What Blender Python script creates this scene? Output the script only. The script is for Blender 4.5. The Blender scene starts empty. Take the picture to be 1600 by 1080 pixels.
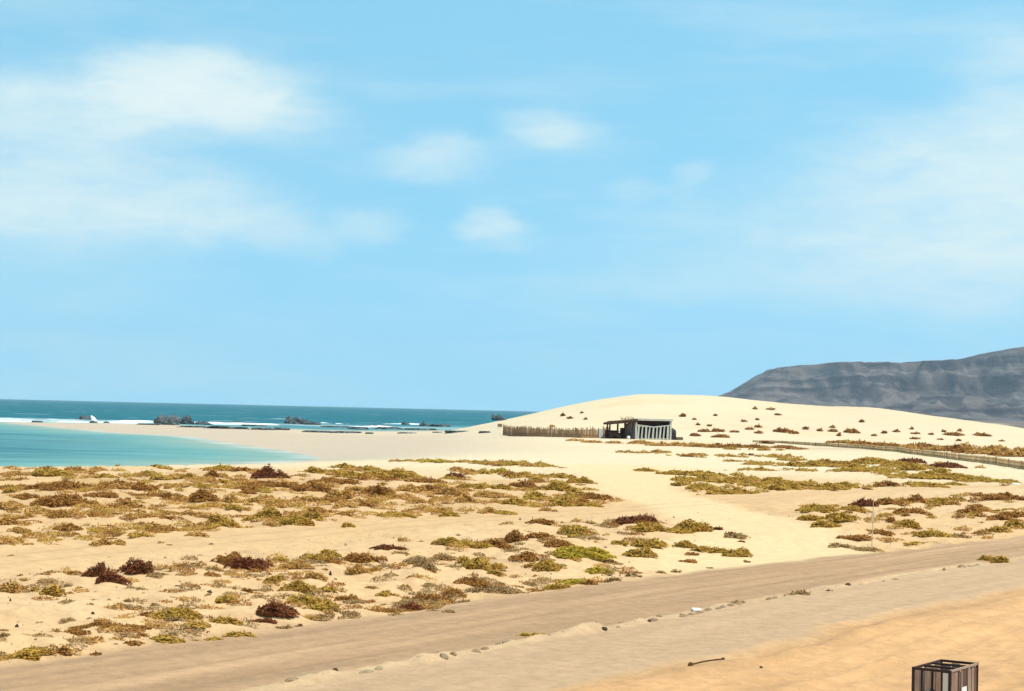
import bpy, bmesh, math, random
import numpy as np
from mathutils import Matrix, Vector, noise as mnoise

R = math.radians
scene = bpy.context.scene
COL = scene.collection

# ------------------------------------------------------------------ camera
EYE = 5.2                      # metres above the sea
FPX = 2900.0                   # focal length in pixels of the 1600 px wide photo
cam_d = bpy.data.cameras.new('camera')
cam_d.sensor_fit = 'HORIZONTAL'
cam_d.sensor_width = 36.0
cam_d.lens = 36.0 * FPX / 1600.0
cam_d.clip_start = 0.5
cam_d.clip_end = 40000.0
cam = bpy.data.objects.new('camera', cam_d)
COL.objects.link(cam)
CAM_M = Matrix.Translation((0, 0, EYE)) @ Matrix.Rotation(R(90 + 1.985), 4, 'X') @ Matrix.Rotation(R(1.33), 4, 'Z')
cam.matrix_world = CAM_M
scene.camera = cam

# ------------------------------------------------------------------ exposure
vs = scene.view_settings
vs.view_transform = 'Standard'
vs.look = 'None'
vs.gamma = 1.0
vs.use_curve_mapping = False
vs.exposure = 0.42

# ------------------------------------------------------------------ sun
SUN_EL, SUN_AZ = 66.0, 126.0    # azimuth clockwise from the view direction (+Y)
sun_d = bpy.data.lights.new('sun', 'SUN')
sun_d.energy = 3.7
sun_d.angle = R(0.53)
sun_d.color = (1.0, 0.90, 0.755)
sun = bpy.data.objects.new('sun', sun_d)
COL.objects.link(sun)
sd = Vector((math.sin(R(SUN_AZ)) * math.cos(R(SUN_EL)), math.cos(R(SUN_AZ)) * math.cos(R(SUN_EL)), math.sin(R(SUN_EL))))
sun.rotation_euler = (-sd).to_track_quat('-Z', 'Y').to_euler()
sun.location = (60, 80, 120)


# ------------------------------------------------------------------ pixel helpers
M3 = np.array(CAM_M.to_3x3())


def pix_dirs(px, py):
    px = np.atleast_1d(np.asarray(px, float))
    py = np.atleast_1d(np.asarray(py, float))
    d = np.stack([(px - 800) / FPX, -(py - 540) / FPX, -np.ones_like(px)], -1)
    return d @ M3.T


def az_el(px, py):
    d = pix_dirs(px, py)[0]
    d = d / np.linalg.norm(d)
    return math.atan2(d[0], d[1]), math.asin(d[2])


# ------------------------------------------------------------------ node helpers
def new_mat(name):
    m = bpy.data.materials.new(name)
    m.use_nodes = True
    nt = m.node_tree
    nt.nodes.clear()
    out = nt.nodes.new('ShaderNodeOutputMaterial')
    return m, nt, out


class NT:
    """small shorthand for building node trees"""

    def __init__(s, nt):
        s.nt = nt

    def n(s, t, **kw):
        nd = s.nt.nodes.new(t)
        for k, v in kw.items():
            setattr(nd, k, v)
        return nd

    def link(s, a, b):
        s.nt.links.new(a, b)

    def _in(s, sock, v):
        if hasattr(v, 'is_output') or isinstance(v, bpy.types.NodeSocket):
            s.link(v, sock)
        else:
            sock.default_value = v

    def math(s, op, a, b=0.0, c=0.0, clamp=False):
        nd = s.n('ShaderNodeMath', operation=op, use_clamp=clamp)
        s._in(nd.inputs[0], a)
        s._in(nd.inputs[1], b)
        s._in(nd.inputs[2], c)
        return nd.outputs[0]

    def mix(s, f, a, b, mode='MIX'):
        nd = s.n('ShaderNodeMix', data_type='RGBA', blend_type=mode)
        s._in(nd.inputs[0], f)
        s._in(nd.inputs[6], a)
        s._in(nd.inputs[7], b)
        return nd.outputs[2]

    def ramp(s, f, pts):
        nd = s.n('ShaderNodeValToRGB')
        el = nd.color_ramp.elements
        while len(el) < len(pts):
            el.new(0.5)
        for e, (p, c) in zip(el, pts):
            e.position = p
            e.color = c if len(c) == 4 else (*c, 1)
        s._in(nd.inputs[0], f)
        return nd.outputs[0]

    def rng(s, v, a, b, c=0.0, d=1.0, smooth=False):
        nd = s.n('ShaderNodeMapRange', clamp=True)
        if smooth:
            nd.interpolation_type = 'SMOOTHSTEP'
        s._in(nd.inputs[0], v)
        for i, q in enumerate((a, b, c, d)):
            nd.inputs[i + 1].default_value = q
        return nd.outputs[0]

    def noise(s, vec, scale, detail=4.0, rough=0.55, dist=0.0):
        nd = s.n('ShaderNodeTexNoise')
        if vec is not None:
            s.link(vec, nd.inputs['Vector'])
        nd.inputs['Scale'].default_value = scale
        nd.inputs['Detail'].default_value = detail
        nd.inputs['Roughness'].default_value = rough
        nd.inputs['Distortion'].default_value = dist
        return nd.outputs['Fac']

    def mapping(s, vec, scale=(1, 1, 1), rot=(0, 0, 0)):
        nd = s.n('ShaderNodeMapping')
        s.link(vec, nd.inputs['Vector'])
        nd.inputs['Scale'].default_value = scale
        nd.inputs['Rotation'].default_value = rot
        return nd.outputs[0]

    def attr(s, name):
        return s.n('ShaderNodeAttribute', attribute_name=name)

    def bsdf(s, col, rough=0.8, spec=0.3, bump=None, bump_s=0.3, bump_d=0.05):
        b = s.n('ShaderNodeBsdfPrincipled')
        s._in(b.inputs['Base Color'], col)
        s._in(b.inputs['Roughness'], rough)
        b.inputs['Specular IOR Level'].default_value = spec
        if bump is not None:
            bn = s.n('ShaderNodeBump')
            bn.inputs['Strength'].default_value = bump_s
            bn.inputs['Distance'].default_value = bump_d
            s.link(bump, bn.inputs['Height'])
            s.link(bn.outputs[0], b.inputs['Normal'])
        return b


# ------------------------------------------------------------------ world: Nishita sky with soft clouds
world = bpy.data.worlds.new('World')
scene.world = world
world.use_nodes = True
wnt = world.node_tree
wnt.nodes.clear()
W = NT(wnt)
wout = W.n('ShaderNodeOutputWorld')
bg = W.n('ShaderNodeBackground')
bg.inputs['Strength'].default_value = 0.15
W.link(bg.outputs[0], wout.inputs[0])
tc = W.n('ShaderNodeTexCoord')
sky = W.n('ShaderNodeTexSky', sky_type='NISHITA')
sky.sun_disc = False
sky.sun_elevation = R(SUN_EL)
sky.sun_rotation = R(SUN_AZ)
sky.altitude = 0.0
sky.air_density = 1.0
sky.dust_density = 0.3
sky.ozone_density = 2.0
SKY_TINT = (1.13, 1.75, 1.37, 1)
CLOUD_COL = (4.2, 4.8, 4.7, 1)
# the low sky over this sea stays blue: read the sky model a little higher up
skm = W.n('ShaderNodeVectorMath', operation='ADD')
W.link(tc.outputs['Generated'], skm.inputs[0])
skm.inputs[1].default_value = (0, 0, 0.42)
skn = W.n('ShaderNodeVectorMath', operation='NORMALIZE')
W.link(skm.outputs[0], skn.inputs[0])
W.link(skn.outputs[0], sky.inputs['Vector'])
base_sky = W.mix(1.0, sky.outputs[0], SKY_TINT, 'MULTIPLY')
sep = W.n('ShaderNodeSeparateXYZ')
W.link(tc.outputs['Generated'], sep.inputs[0])
az = W.math('ARCTAN2', sep.outputs[0], sep.outputs[1])
el = W.math('ARCSINE', sep.outputs[2])
cmb = W.n('ShaderNodeCombineXYZ')
W.link(az, cmb.inputs[0])
W.link(W.math('MULTIPLY', el, 1.9), cmb.inputs[1])
wv = cmb.outputs[0]
warp1 = W.math('SUBTRACT', W.noise(wv, 11, 5, 0.6), 0.5)
wv2 = W.mapping(wv, (1, 1, 1), (0, 0, 1.1))
warp2 = W.math('SUBTRACT', W.noise(wv2, 14, 5, 0.6), 0.5)
azw = W.math('MULTIPLY_ADD', warp1, 0.060, az)
elw = W.math('MULTIPLY_ADD', warp2, 0.026, el)
#          px    py   sx   sy  amount
CLOUDS = [(310, 128, 150, 46, 1.5), (270, 165, 190, 44, 0.9), (90, 165, 170, 60, 0.8), (330, 165, 150, 40, 0.45), (430, 180, 90, 45, 0.30),
          (150, 310, 260, 75, 0.80), (-60, 270, 200, 90, 0.30), (300, 340, 160, 45, 0.28),
          (60, 440, 240, 60, 0.16),
          (850, 200, 70, 26, 0.50), (885, 215, 55, 20, 0.40), (675, 250, 75, 32, 0.42), (690, 232, 40, 20, 0.25), (755, 355, 45, 26, 0.50), (785, 372, 50, 22, 0.42), (575, 350, 44, 26, 0.38),
          (470, 375, 70, 28, 0.34), (985, 298, 40, 22, 0.28), (1085, 272, 36, 22, 0.30), (1050, 300, 40, 16, 0.2), (1075, 330, 50, 30, 0.14),
          (1000, 450, 150, 26, 0.20), (1590, 130, 120, 80, 0.50), (1640, 250, 280, 75, 0.75), (1500, 330, 300, 95, 0.62),
          (1420, 420, 440, 75, 0.45), (1700, 420, 300, 130, 0.35), (1450, 230, 150, 45, 0.2), (-150, 140, 120, 60, .4)]
dens = None
for (cx, cy, sx, sy, am) in CLOUDS:
    a0, e0 = az_el(cx, cy)
    u = W.math('MULTIPLY', W.math('SUBTRACT', azw, a0), FPX / sx)
    v = W.math('MULTIPLY', W.math('SUBTRACT', elw, e0), FPX / sy)
    r2 = W.math('ADD', W.math('MULTIPLY', u, u), W.math('MULTIPLY', v, v))
    r2 = W.math('POWER', r2, 1.7)
    g = W.math('MULTIPLY', W.math('EXPONENT', W.math('MULTIPLY', r2, -1.0)), am)
    dens = g if dens is None else W.math('ADD', dens, g)
fine = W.noise(W.mapping(wv, (1, 1.7, 1)), 20, 8, 0.62, 0.4)
wisp = W.noise(W.mapping(wv, (1, 2.4, 1), (0, 0, 0.12)), 58, 8, 0.66, 0.6)
dens = W.math('MULTIPLY', dens, W.rng(fine, 0.32, 0.68, 0.45, 1.25))
dens = W.math('MULTIPLY', dens, W.rng(wisp, 0.30, 0.70, 0.82, 1.12))
# thin clouds drift over the whole sky
veil = W.rng(W.noise(W.mapping(wv, (1, 3.2, 1)), 4.5, 7, 0.62), 0.42, 0.8, 0.05, 0.36, smooth=True)
dens = W.math('ADD', dens, veil)
dens = W.math('SUBTRACT', 1.0, W.math('EXPONENT', W.math('MULTIPLY', dens, -1.15)), clamp=True)
W.link(W.mix(dens, base_sky, CLOUD_COL), bg.inputs['Color'])

scene.render.engine = 'CYCLES'
scene.cycles.use_denoising = True
scene.cycles.max_bounces = 4
scene.cycles.transparent_max_bounces = 8
scene.cycles.volume_bounces = 0


# ------------------------------------------------------------------ object helpers
def tag(o, label=None, cat=None, group=None, kind=None):
    if label:
        o['label'] = label
    if cat:
        o['category'] = cat
    if group:
        o['group'] = group
    if kind:
        o['kind'] = kind
    return o


def empty(name, loc, rz=0.0):
    o = bpy.data.objects.new(name, None)
    o.empty_display_size = 0.2
    o.location = loc
    o.rotation_euler = (0, 0, rz)
    COL.objects.link(o)
    return o


def link_mesh(name, me, mat, parent=None, loc=None, rz=0.0):
    if mat is not None and len(me.materials) == 0:
        me.materials.append(mat)
    o = bpy.data.objects.new(name, me)
    if loc is not None:
        o.location = loc
    o.rotation_euler = (0, 0, rz)
    if parent is not None:
        o.parent = parent
    COL.objects.link(o)
    return o


def mesh_np(name, V, F, smooth=False):
    """V (n,3), F (m,k) with equal sided faces"""
    V = np.ascontiguousarray(V, dtype=np.float32)
    F = np.ascontiguousarray(F, dtype=np.int32)
    me = bpy.data.meshes.new(name)
    me.vertices.add(len(V))
    me.vertices.foreach_set('co', V.ravel())
    m, k = F.shape
    me.loops.add(m * k)
    me.loops.foreach_set('vertex_index', F.ravel())
    me.polygons.add(m)
    me.polygons.foreach_set('loop_start', np.arange(0, m * k, k, dtype=np.int32))
    me.polygons.foreach_set('use_smooth', np.full(m, smooth, dtype=bool))
    me.update(calc_edges=True)
    return me


def attr_f(me, name, vals, domain='POINT'):
    a = me.attributes.new(name, 'FLOAT', domain)
    a.data.foreach_set('value', np.ascontiguousarray(vals, dtype=np.float32))


def attr_c(me, name, rgb):
    a = me.attributes.new(name, 'FLOAT_COLOR', 'POINT')
    c = np.ones((len(rgb), 4), dtype=np.float32)
    c[:, :3] = rgb
    a.data.foreach_set('color', c.ravel())


def grid_faces(nr, nc):
    i = np.arange(nr - 1)[:, None] * nc + np.arange(nc - 1)[None, :]
    i = i.ravel()
    return np.stack([i, i + 1, i + nc + 1, i + nc], -1)


class MB:
    """collects boxes, bars and prisms; build() links them as one mesh object"""

    def __init__(s):
        s.v, s.f = [], []

    def hexa(s, p):
        b = len(s.v)
        s.v += [tuple(q) for q in p]
        for q in ((0, 3, 2, 1), (4, 5, 6, 7), (0, 1, 5, 4), (1, 2, 6, 5), (2, 3, 7, 6), (3, 0, 4, 7)):
            s.f.append(tuple(b + i for i in q))
        return s

    def box(s, x0, x1, y0, y1, z0, z1, j=0.0, rnd=None):
        p = [(x0, y0, z0), (x1, y0, z0), (x1, y1, z0), (x0, y1, z0), (x0, y0, z1), (x1, y0, z1), (x1, y1, z1), (x0, y1, z1)]
        if j and rnd:
            p = [tuple(c + rnd.uniform(-j, j) for c in q) for q in p]
        return s.hexa(p)

    def bar(s, a, b, r0, r1=None, n=6):
        a, b = Vector(a), Vector(b)
        r1 = r0 if r1 is None else r1
        d = (b - a).normalized()
        u = d.orthogonal().normalized()
        w = d.cross(u)
        k = len(s.v)
        for p, r in ((a, r0), (b, r1)):
            for i in range(n):
                t = 2 * math.pi * i / n
                s.v.append(tuple(p + (u * math.cos(t) + w * math.sin(t)) * r))
        for i in range(n):
            j = (i + 1) % n
            s.f.append((k + i, k + j, k + n + j, k + n + i))
        s.f.append(tuple(k + i for i in reversed(range(n))))
        s.f.append(tuple(k + n + i for i in range(n)))
        return s

    def mesh(s, name):
        me = bpy.data.meshes.new(name)
        me.from_pydata(s.v, [], s.f)
        me.update()
        return me

    def build(s, name, mat, parent=None, loc=None, rz=0.0, bevel=0.0):
        o = link_mesh(name, s.mesh(name), mat, parent, loc, rz)
        if bevel:
            m = o.modifiers.new('bevel', 'BEVEL')
            m.width = bevel
            m.segments = 1
        return o


# ------------------------------------------------------------------ numpy noise
def _hash(ix, iy, seed):
    with np.errstate(over='ignore'):
        h = (ix.astype(np.int64) * 374761393 + iy.astype(np.int64) * 668265263 + seed * 1442695041) & 0xffffffff
        h = ((h ^ (h >> 13)) * 1274126177) & 0xffffffff
        h = h ^ (h >> 16)
    return (h & 0xffff) / 65535.0


def vnoise(x, y, seed=0):
    x = np.asarray(x, float)
    y = np.asarray(y, float)
    ix, iy = np.floor(x), np.floor(y)
    fx, fy = x - ix, y - iy
    fx = fx * fx * fx * (fx * (fx * 6 - 15) + 10)
    fy = fy * fy * fy * (fy * (fy * 6 - 15) + 10)
    a = _hash(ix, iy, seed)
    b = _hash(ix + 1, iy, seed)
    c = _hash(ix, iy + 1, seed)
    d = _hash(ix + 1, iy + 1, seed)
    return (a + (b - a) * fx) * (1 - fy) + (c + (d - c) * fx) * fy


def fbm(x, y, oct=4, seed=0, gain=0.5):
    s, a, t = 0.0, 1.0, 0.0
    c, sn = math.cos(0.6), math.sin(0.6)
    for o in range(oct):
        s = s + a * (vnoise(x, y, seed + o * 17) - 0.5)
        t += a
        a *= gain
        x, y = (x * c - y * sn) * 2.03 + 13.7, (x * sn + y * c) * 2.03 + 5.1
    return s / t * 2.0          # about -1..1


def sstep(a, b, x):
    t = np.clip((np.asarray(x, float) - a) / (b - a), 0, 1)
    return t * t * (3 - 2 * t)


def seg_dist(x, y, pts):
    """distance to a polyline, signed by side (left of travel +), and arc length"""
    best = np.full(np.shape(x), 1e18)
    sg = np.zeros(np.shape(x))
    al = np.zeros(np.shape(x))
    L = 0.0
    for (ax, ay), (bx, by) in zip(pts[:-1], pts[1:]):
        dx, dy = bx - ax, by - ay
        l2 = dx * dx + dy * dy
        t = np.clip(((x - ax) * dx + (y - ay) * dy) / l2, 0, 1)
        qx, qy = x - (ax + t * dx), y - (ay + t * dy)
        d2 = qx * qx + qy * qy
        m = d2 < best
        best = np.where(m, d2, best)
        sg = np.where(m, np.sign(dx * qy - dy * qx), sg)
        al = np.where(m, L + t * math.sqrt(l2), al)
        L += math.sqrt(l2)
    return np.sqrt(best), sg, al


# ------------------------------------------------------------------ plan of the place (metres)
LAND = [(-9000, -300), (-600, 90), (-200, 106), (-60, 118), (-34.5, 124), (-29, 140), (-22, 159), (-19, 169), (-18.5, 184), (-26, 212),
        (-31.5, 228), (-49, 284), (-62, 299), (-76, 328), (-95, 368), (-106, 388), (-104, 402), (-90, 425), (-72, 415),
        (-52, 392), (-31, 388), (-20, 398), (-12, 440), (0, 490), (40, 580), (330, 1400), (420, 3000), (330, 4400),
        (600, 8500), (9000, 8500), (9000, -9000), (-9000, -9000)]


def coast(x, y):
    """metres inland (+) or offshore (-)"""
    d, _, _ = seg_dist(x, y, LAND + LAND[:1])
    ins = np.zeros(np.shape(x), bool)
    for (ax, ay), (bx, by) in zip(LAND, LAND[1:] + LAND[:1]):
        if ay == by:
            continue
        c = ((ay > y) != (by > y)) & (x < (bx - ax) * (y - ay) / (by - ay) + ax)
        ins ^= c
    return np.where(ins, d, -d)


DUNE_X = [-60, -30, -16, -4.5, 3.4, 10.2, 17, 22.8, 26.5, 30.7, 38, 45.5, 52.3, 56.9, 62, 68.3, 74, 79.7, 85.3, 91, 110, 160, 260]
DUNE_Z = [0.0, 0.0, 0.9, 2.9, 4.4, 6.05, 7.65, 8.45, 8.62, 8.6, 8.4, 7.7, 7.2, 6.98, 7.1, 6.4, 5.62, 5.2, 4.4, 3.3, 2.4, 2.2, 2.0]
DUNE_Y = 332.0
Q_LINE = [(-40, -33), (-12, 12), (-3.25, 26.2), (0, 31.4), (5.6, 40.7), (15.2, 55), (30, 76), (60, 117), (140, 225)]
T_LINE = [(-60, -40), (-25, 21), (-11.9, 43.3), (-7.3, 53), (-2.1, 62), (2.4, 69.5), (8.3, 80), (14.5, 92), (21, 102), (31.7, 115), (80, 165)]
T2_LINE = [(9.5, 140), (7.6, 110), (6.2, 93), (7.6, 78), (8.4, 66), (8.0, 55), (7.7, 51)]


def dune_h(x, y):
    c = np.interp(x, DUNE_X, DUNE_Z)
    # soften the corners of the crest line
    c = 0.5 * c + 0.25 * np.interp(x - 2.5, DUNE_X, DUNE_Z) + 0.25 * np.interp(x + 2.5, DUNE_X, DUNE_Z)
    yc = DUNE_Y + 6 * np.sin(x / 19.0) * 0.5
    t = (y - yc)
    front = np.exp(-(t / 40.0) ** 2)
    back = np.exp(-(t / 52.0) ** 2)
    return np.maximum(c - 1.6, 0) * np.where(t < 0, front, back)


def base_h(x, y):
    """smooth terrain"""
    s = coast(x, y)
    far = sstep(130, 220, y)
    zl = 1.2 + 0.45 * sstep(140, 260, y)
    zl = zl * (1 - far) + (0.32 + (zl - 0.32) * sstep(-34, 12, x)) * far
    zl = zl + 0.35 * np.exp(-((y - 98) / 22.0) ** 2) * sstep(2, -18, x)
    zl = zl + 4.0 * sstep(500, 2500, y)
    land = zl * (1 - np.exp(-np.maximum(s, 0) / 13.0))
    sea = -4.0 * (1 - np.exp(np.minimum(s, 0) * 0.03))
    z = np.where(s > 0, land, sea)
    z = z + dune_h(x, y)
    d, sg, _ = seg_dist(x, y, Q_LINE)
    w = d * sg
    # the bank behind the road stands a little higher
    z = z + 0.22 * sstep(4.5, 8.5, w) * sstep(150, 60, y)
    return z


def masks(x, y):
    d, sg, al = seg_dist(x, y, Q_LINE)
    w = d * sg
    jit = 0.45 * fbm(x / 1.7, y / 1.7, 3, 5)
    wid = np.interp(al, [0, 60, 85, 115, 300], [4.6, 4.6, 4.7, 3.3, 3.2])
    far_lane = sstep(0.05, 0.3, w + jit * 0.3) * (1 - sstep(-0.55, 0.25, w - wid + jit))
    near_lane = (1 - sstep(-0.25, 0.0, w + jit * 0.3)) * sstep(-3.7, -2.9, w + jit)
    south = 1 - sstep(-3.7, -2.9, w + jit)
    td, _, _ = seg_dist(x, y, T_LINE)
    trk = 1 - sstep(0.9, 2.4, td + jit)
    t2, _, _ = seg_dist(x, y, T2_LINE)
    t2w = np.interp(y, [48, 56, 75, 95, 140], [5.0, 2.8, 2.0, 2.0, 5.0])
    trk2 = 1 - sstep(0.7, 1.35, (t2 + jit) / t2w)
    return far_lane, near_lane, south, trk, trk2, w, al


def ruts(x, y, w, al):
    """wheel ruts worn into the far lane and the sand track"""
    wob = 0.35 * fbm(al / 9.0, al * 0, 3, 95)
    wob2 = 0.30 * fbm(al / 7.0, al * 0 + 4, 3, 96)
    r = 0.0
    for w0, q in ((0.95, wob), (2.25, wob), (1.7, wob2), (3.0, wob2)):
        brk = sstep(-0.35, 0.25, fbm(al / 6.0 + 31 * w0, al * 0, 2, 97))
        r = r + np.exp(-((w - w0 - q) / 0.11) ** 2) * brk
    td, sg, ta_ = seg_dist(x, y, T_LINE)
    for w0 in (-0.7, 0.7):
        r = r + 0.7 * np.exp(-((td * sg - w0 - 0.15 * fbm(ta_ / 8.0, ta_ * 0, 2, 98)) / 0.16) ** 2) * sstep(170, 120, y)
    return np.clip(r, 0, 1)


MOUNDS = np.zeros((0, 4))      # shrub mounds x, y, radius, height


def mound_h(x, y):
    z = np.zeros(np.shape(x))
    for mx, my, r, h in MOUNDS:
        m = (np.abs(x - mx) < 3 * r) & (np.abs(y - my) < 3 * r)
        if m.any():
            z[m] += h * np.exp(-((x[m] - mx) ** 2 + (y[m] - my) ** 2) / (r * r))
    return 0.2 * (1 - np.exp(-z / 0.2))


def full_h(x, y, mk=None):
    x = np.asarray(x, float)
    y = np.asarray(y, float)
    fl, nl, so, tr, t2, w, al = mk if mk is not None else masks(x, y)
    z = base_h(x, y)
    calm = np.clip(fl + nl + 0.75 * tr + 0.8 * t2 + 0.6 * so, 0, 1)
    near = sstep(190, 120, y)
    rough = (1 - calm) * near
    z = z + rough * (0.18 * fbm(x / 6.0, y / 6.0, 3, 31) + 0.12 * fbm(x / 1.6, y / 1.6, 3, 32) + 0.085 * fbm(x / 0.5, y / 0.5, 3, 33))
    z = z + (1 - near) * 0.16 * fbm(x / 14.0, y / 14.0, 4, 40) * sstep(0.15, 0.9, z) * sstep(2200, 400, y)
    # wheel ruts and wind ripples on the driven sand
    z = z + (fl * 0.022 + so * 0.05 + tr * 0.03) * fbm(al / 7.0, w / 0.35, 3, 50)
    z = z + (so * 0.06) * fbm(x / 2.4, y / 2.4, 3, 52)
    z = z - 0.02 * ruts(x, y, w, al)
    z = z + 0.30 * fbm(x / 22.0, y / 9.0, 4, 41) * sstep(262, 285, y) * sstep(430, 380, y) * sstep(-5, 12, x)
    # low lip along the broken kerb
    z = z + 0.028 * np.exp(-((w - 0.05) / 0.30) ** 2) * sstep(-0.2, 0.4, fbm(al / 2.3, 0 * al, 2, 61))
    return z + mound_h(x, y)


def albedo(x, y, mk):
    fl, nl, so, tr, t2, w, al = mk
    s = coast(x, y)
    c = np.zeros(np.shape(x) + (3,))

    def lay(c, col, m):
        m = np.clip(m, 0, 1)[..., None]
        return c * (1 - m) + np.array(col) * m
    c[...] = (0.58, 0.362, 0.185)                                # sand of the bank
    n1 = fbm(x / 9.0, y / 9.0, 4, 70)
    n2 = fbm(x / 1.3, y / 1.3, 4, 71)
    c = lay(c, (0.65, 0.515, 0.34), 0.9 * sstep(80, 150, y))       # pale beach sand further off
    c = lay(c, (0.53, 0.32, 0.155), 0.55 * sstep(0.0, 0.8, n1) * sstep(150, 90, y))
    c = lay(c, (0.63, 0.43, 0.245), 0.5 * sstep(0.1, 0.7, -n1))
    c = lay(c, (0.45, 0.262, 0.135), 0.6 * sstep(0.1, 0.7, n2) * sstep(120, 60, y))  # dark mottling painted in for the shading of trodden sand
    c = lay(c, (0.56, 0.345, 0.17), 0.7 * tr)
    c = lay(c, (0.67, 0.475, 0.26), 0.8 * t2)
    # wet sand by the water
    c = lay(c, (0.42, 0.35, 0.265), 0.9 * sstep(18, 2, s) * sstep(120, 180, y) * (y < 600))
    c = lay(c, (0.49, 0.372, 0.275), 0.95 * sstep(75, 20, s + 14 * n1) * sstep(160, 200, y) * sstep(12, -14, x) * (y < 600))
    # rosier drifts on the right shoulder of the dune
    n3 = fbm(x / 30.0, y / 12.0, 4, 77)
    c = lay(c, (0.61, 0.46, 0.30), (0.30 + 0.5 * sstep(-0.3, 0.5, n3)) * sstep(24, 44, x) * sstep(255, 300, y) * (y < 500))
    c = lay(c, (0.57, 0.43, 0.27), 0.22 * sstep(0.05, 0.6, n3) * sstep(150, 190, y) * (y < 500))
    # leaf litter under the belt of shrubs before the lagoon
    n4 = fbm(x / 3.5, y / 5.0, 4, 78)
    c = lay(c, (0.46, 0.275, 0.115), 0.75 * sstep(-0.15, 0.45, n4) * np.exp(-((y - 84) / 20.0) ** 2) * sstep(3, -3, x - 0.07 * (y - 60)))
    # scrub litter around the hut and the reed fence
    c = lay(c, (0.40, 0.25, 0.14), 0.45 * np.exp(-((y - 222) / 14.0) ** 2) * sstep(8, 22, x) * sstep(-0.3, 0.5, n1))
    c = lay(c, (0.47, 0.315, 0.185), 0.8 * np.exp(-(w / 0.5) ** 2))
    # the driven surfaces
    st = fbm(al / 5.0, w / 0.28, 4, 80)
    st2 = fbm(al / 14.0, w / 0.9, 3, 81)
    road = np.array((0.400, 0.238, 0.130)) * (1 + 0.20 * st[..., None] + 0.22 * st2[..., None])
    m = np.clip(fl, 0, 1)[..., None]
    c = c * (1 - m) + road * m
    c = lay(c, (0.30, 0.170, 0.086), 0.36 * ruts(x, y, w, al))
    lane = np.array((0.45, 0.285, 0.165)) * (1 + 0.10 * st[..., None] + 0.12 * n1[..., None])
    m = np.clip(nl, 0, 1)[..., None]
    c = c * (1 - m) + lane * m
    sth = np.array((0.505, 0.278, 0.128)) * (1 + 0.22 * st2[..., None] + 0.16 * n2[..., None] + 0.10 * n1[..., None])
    m = np.clip(so, 0, 1)[..., None]
    c = c * (1 - m) + sth * m
    # dark gravel plain beyond the dunes
    c = lay(c, (0.16, 0.125, 0.10), sstep(420, 620, y) * sstep(20, 60, s))
    return np.clip(c, 0.02, 0.9)


def ray_ground(px, py, tmax=900.0):
    """where the view rays through photo pixels meet the smooth terrain"""
    d = pix_dirs(px, py)
    t = np.geomspace(14, tmax, 2600)
    out = np.zeros((len(d), 3))
    for k in range(0, len(d), 64):
        dd = d[k:k + 64]
        X = dd[:, 0:1] * t
        Y = dd[:, 1:2] * t
        Z = EYE + dd[:, 2:3] * t
        H = base_h(X, Y)
        hit = (Z < np.maximum(H, 0.0))
        i = np.argmax(hit, 1)
        i[~hit.any(1)] = len(t) - 1
        r = np.arange(len(dd))
        out[k:k + 64, 0] = X[r, i]
        out[k:k + 64, 1] = Y[r, i]
        out[k:k + 64, 2] = np.maximum(H[r, i], 0.0)
    return out


def gz(x, y):
    return float(full_h(np.array([x]), np.array([y]))[0])


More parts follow.
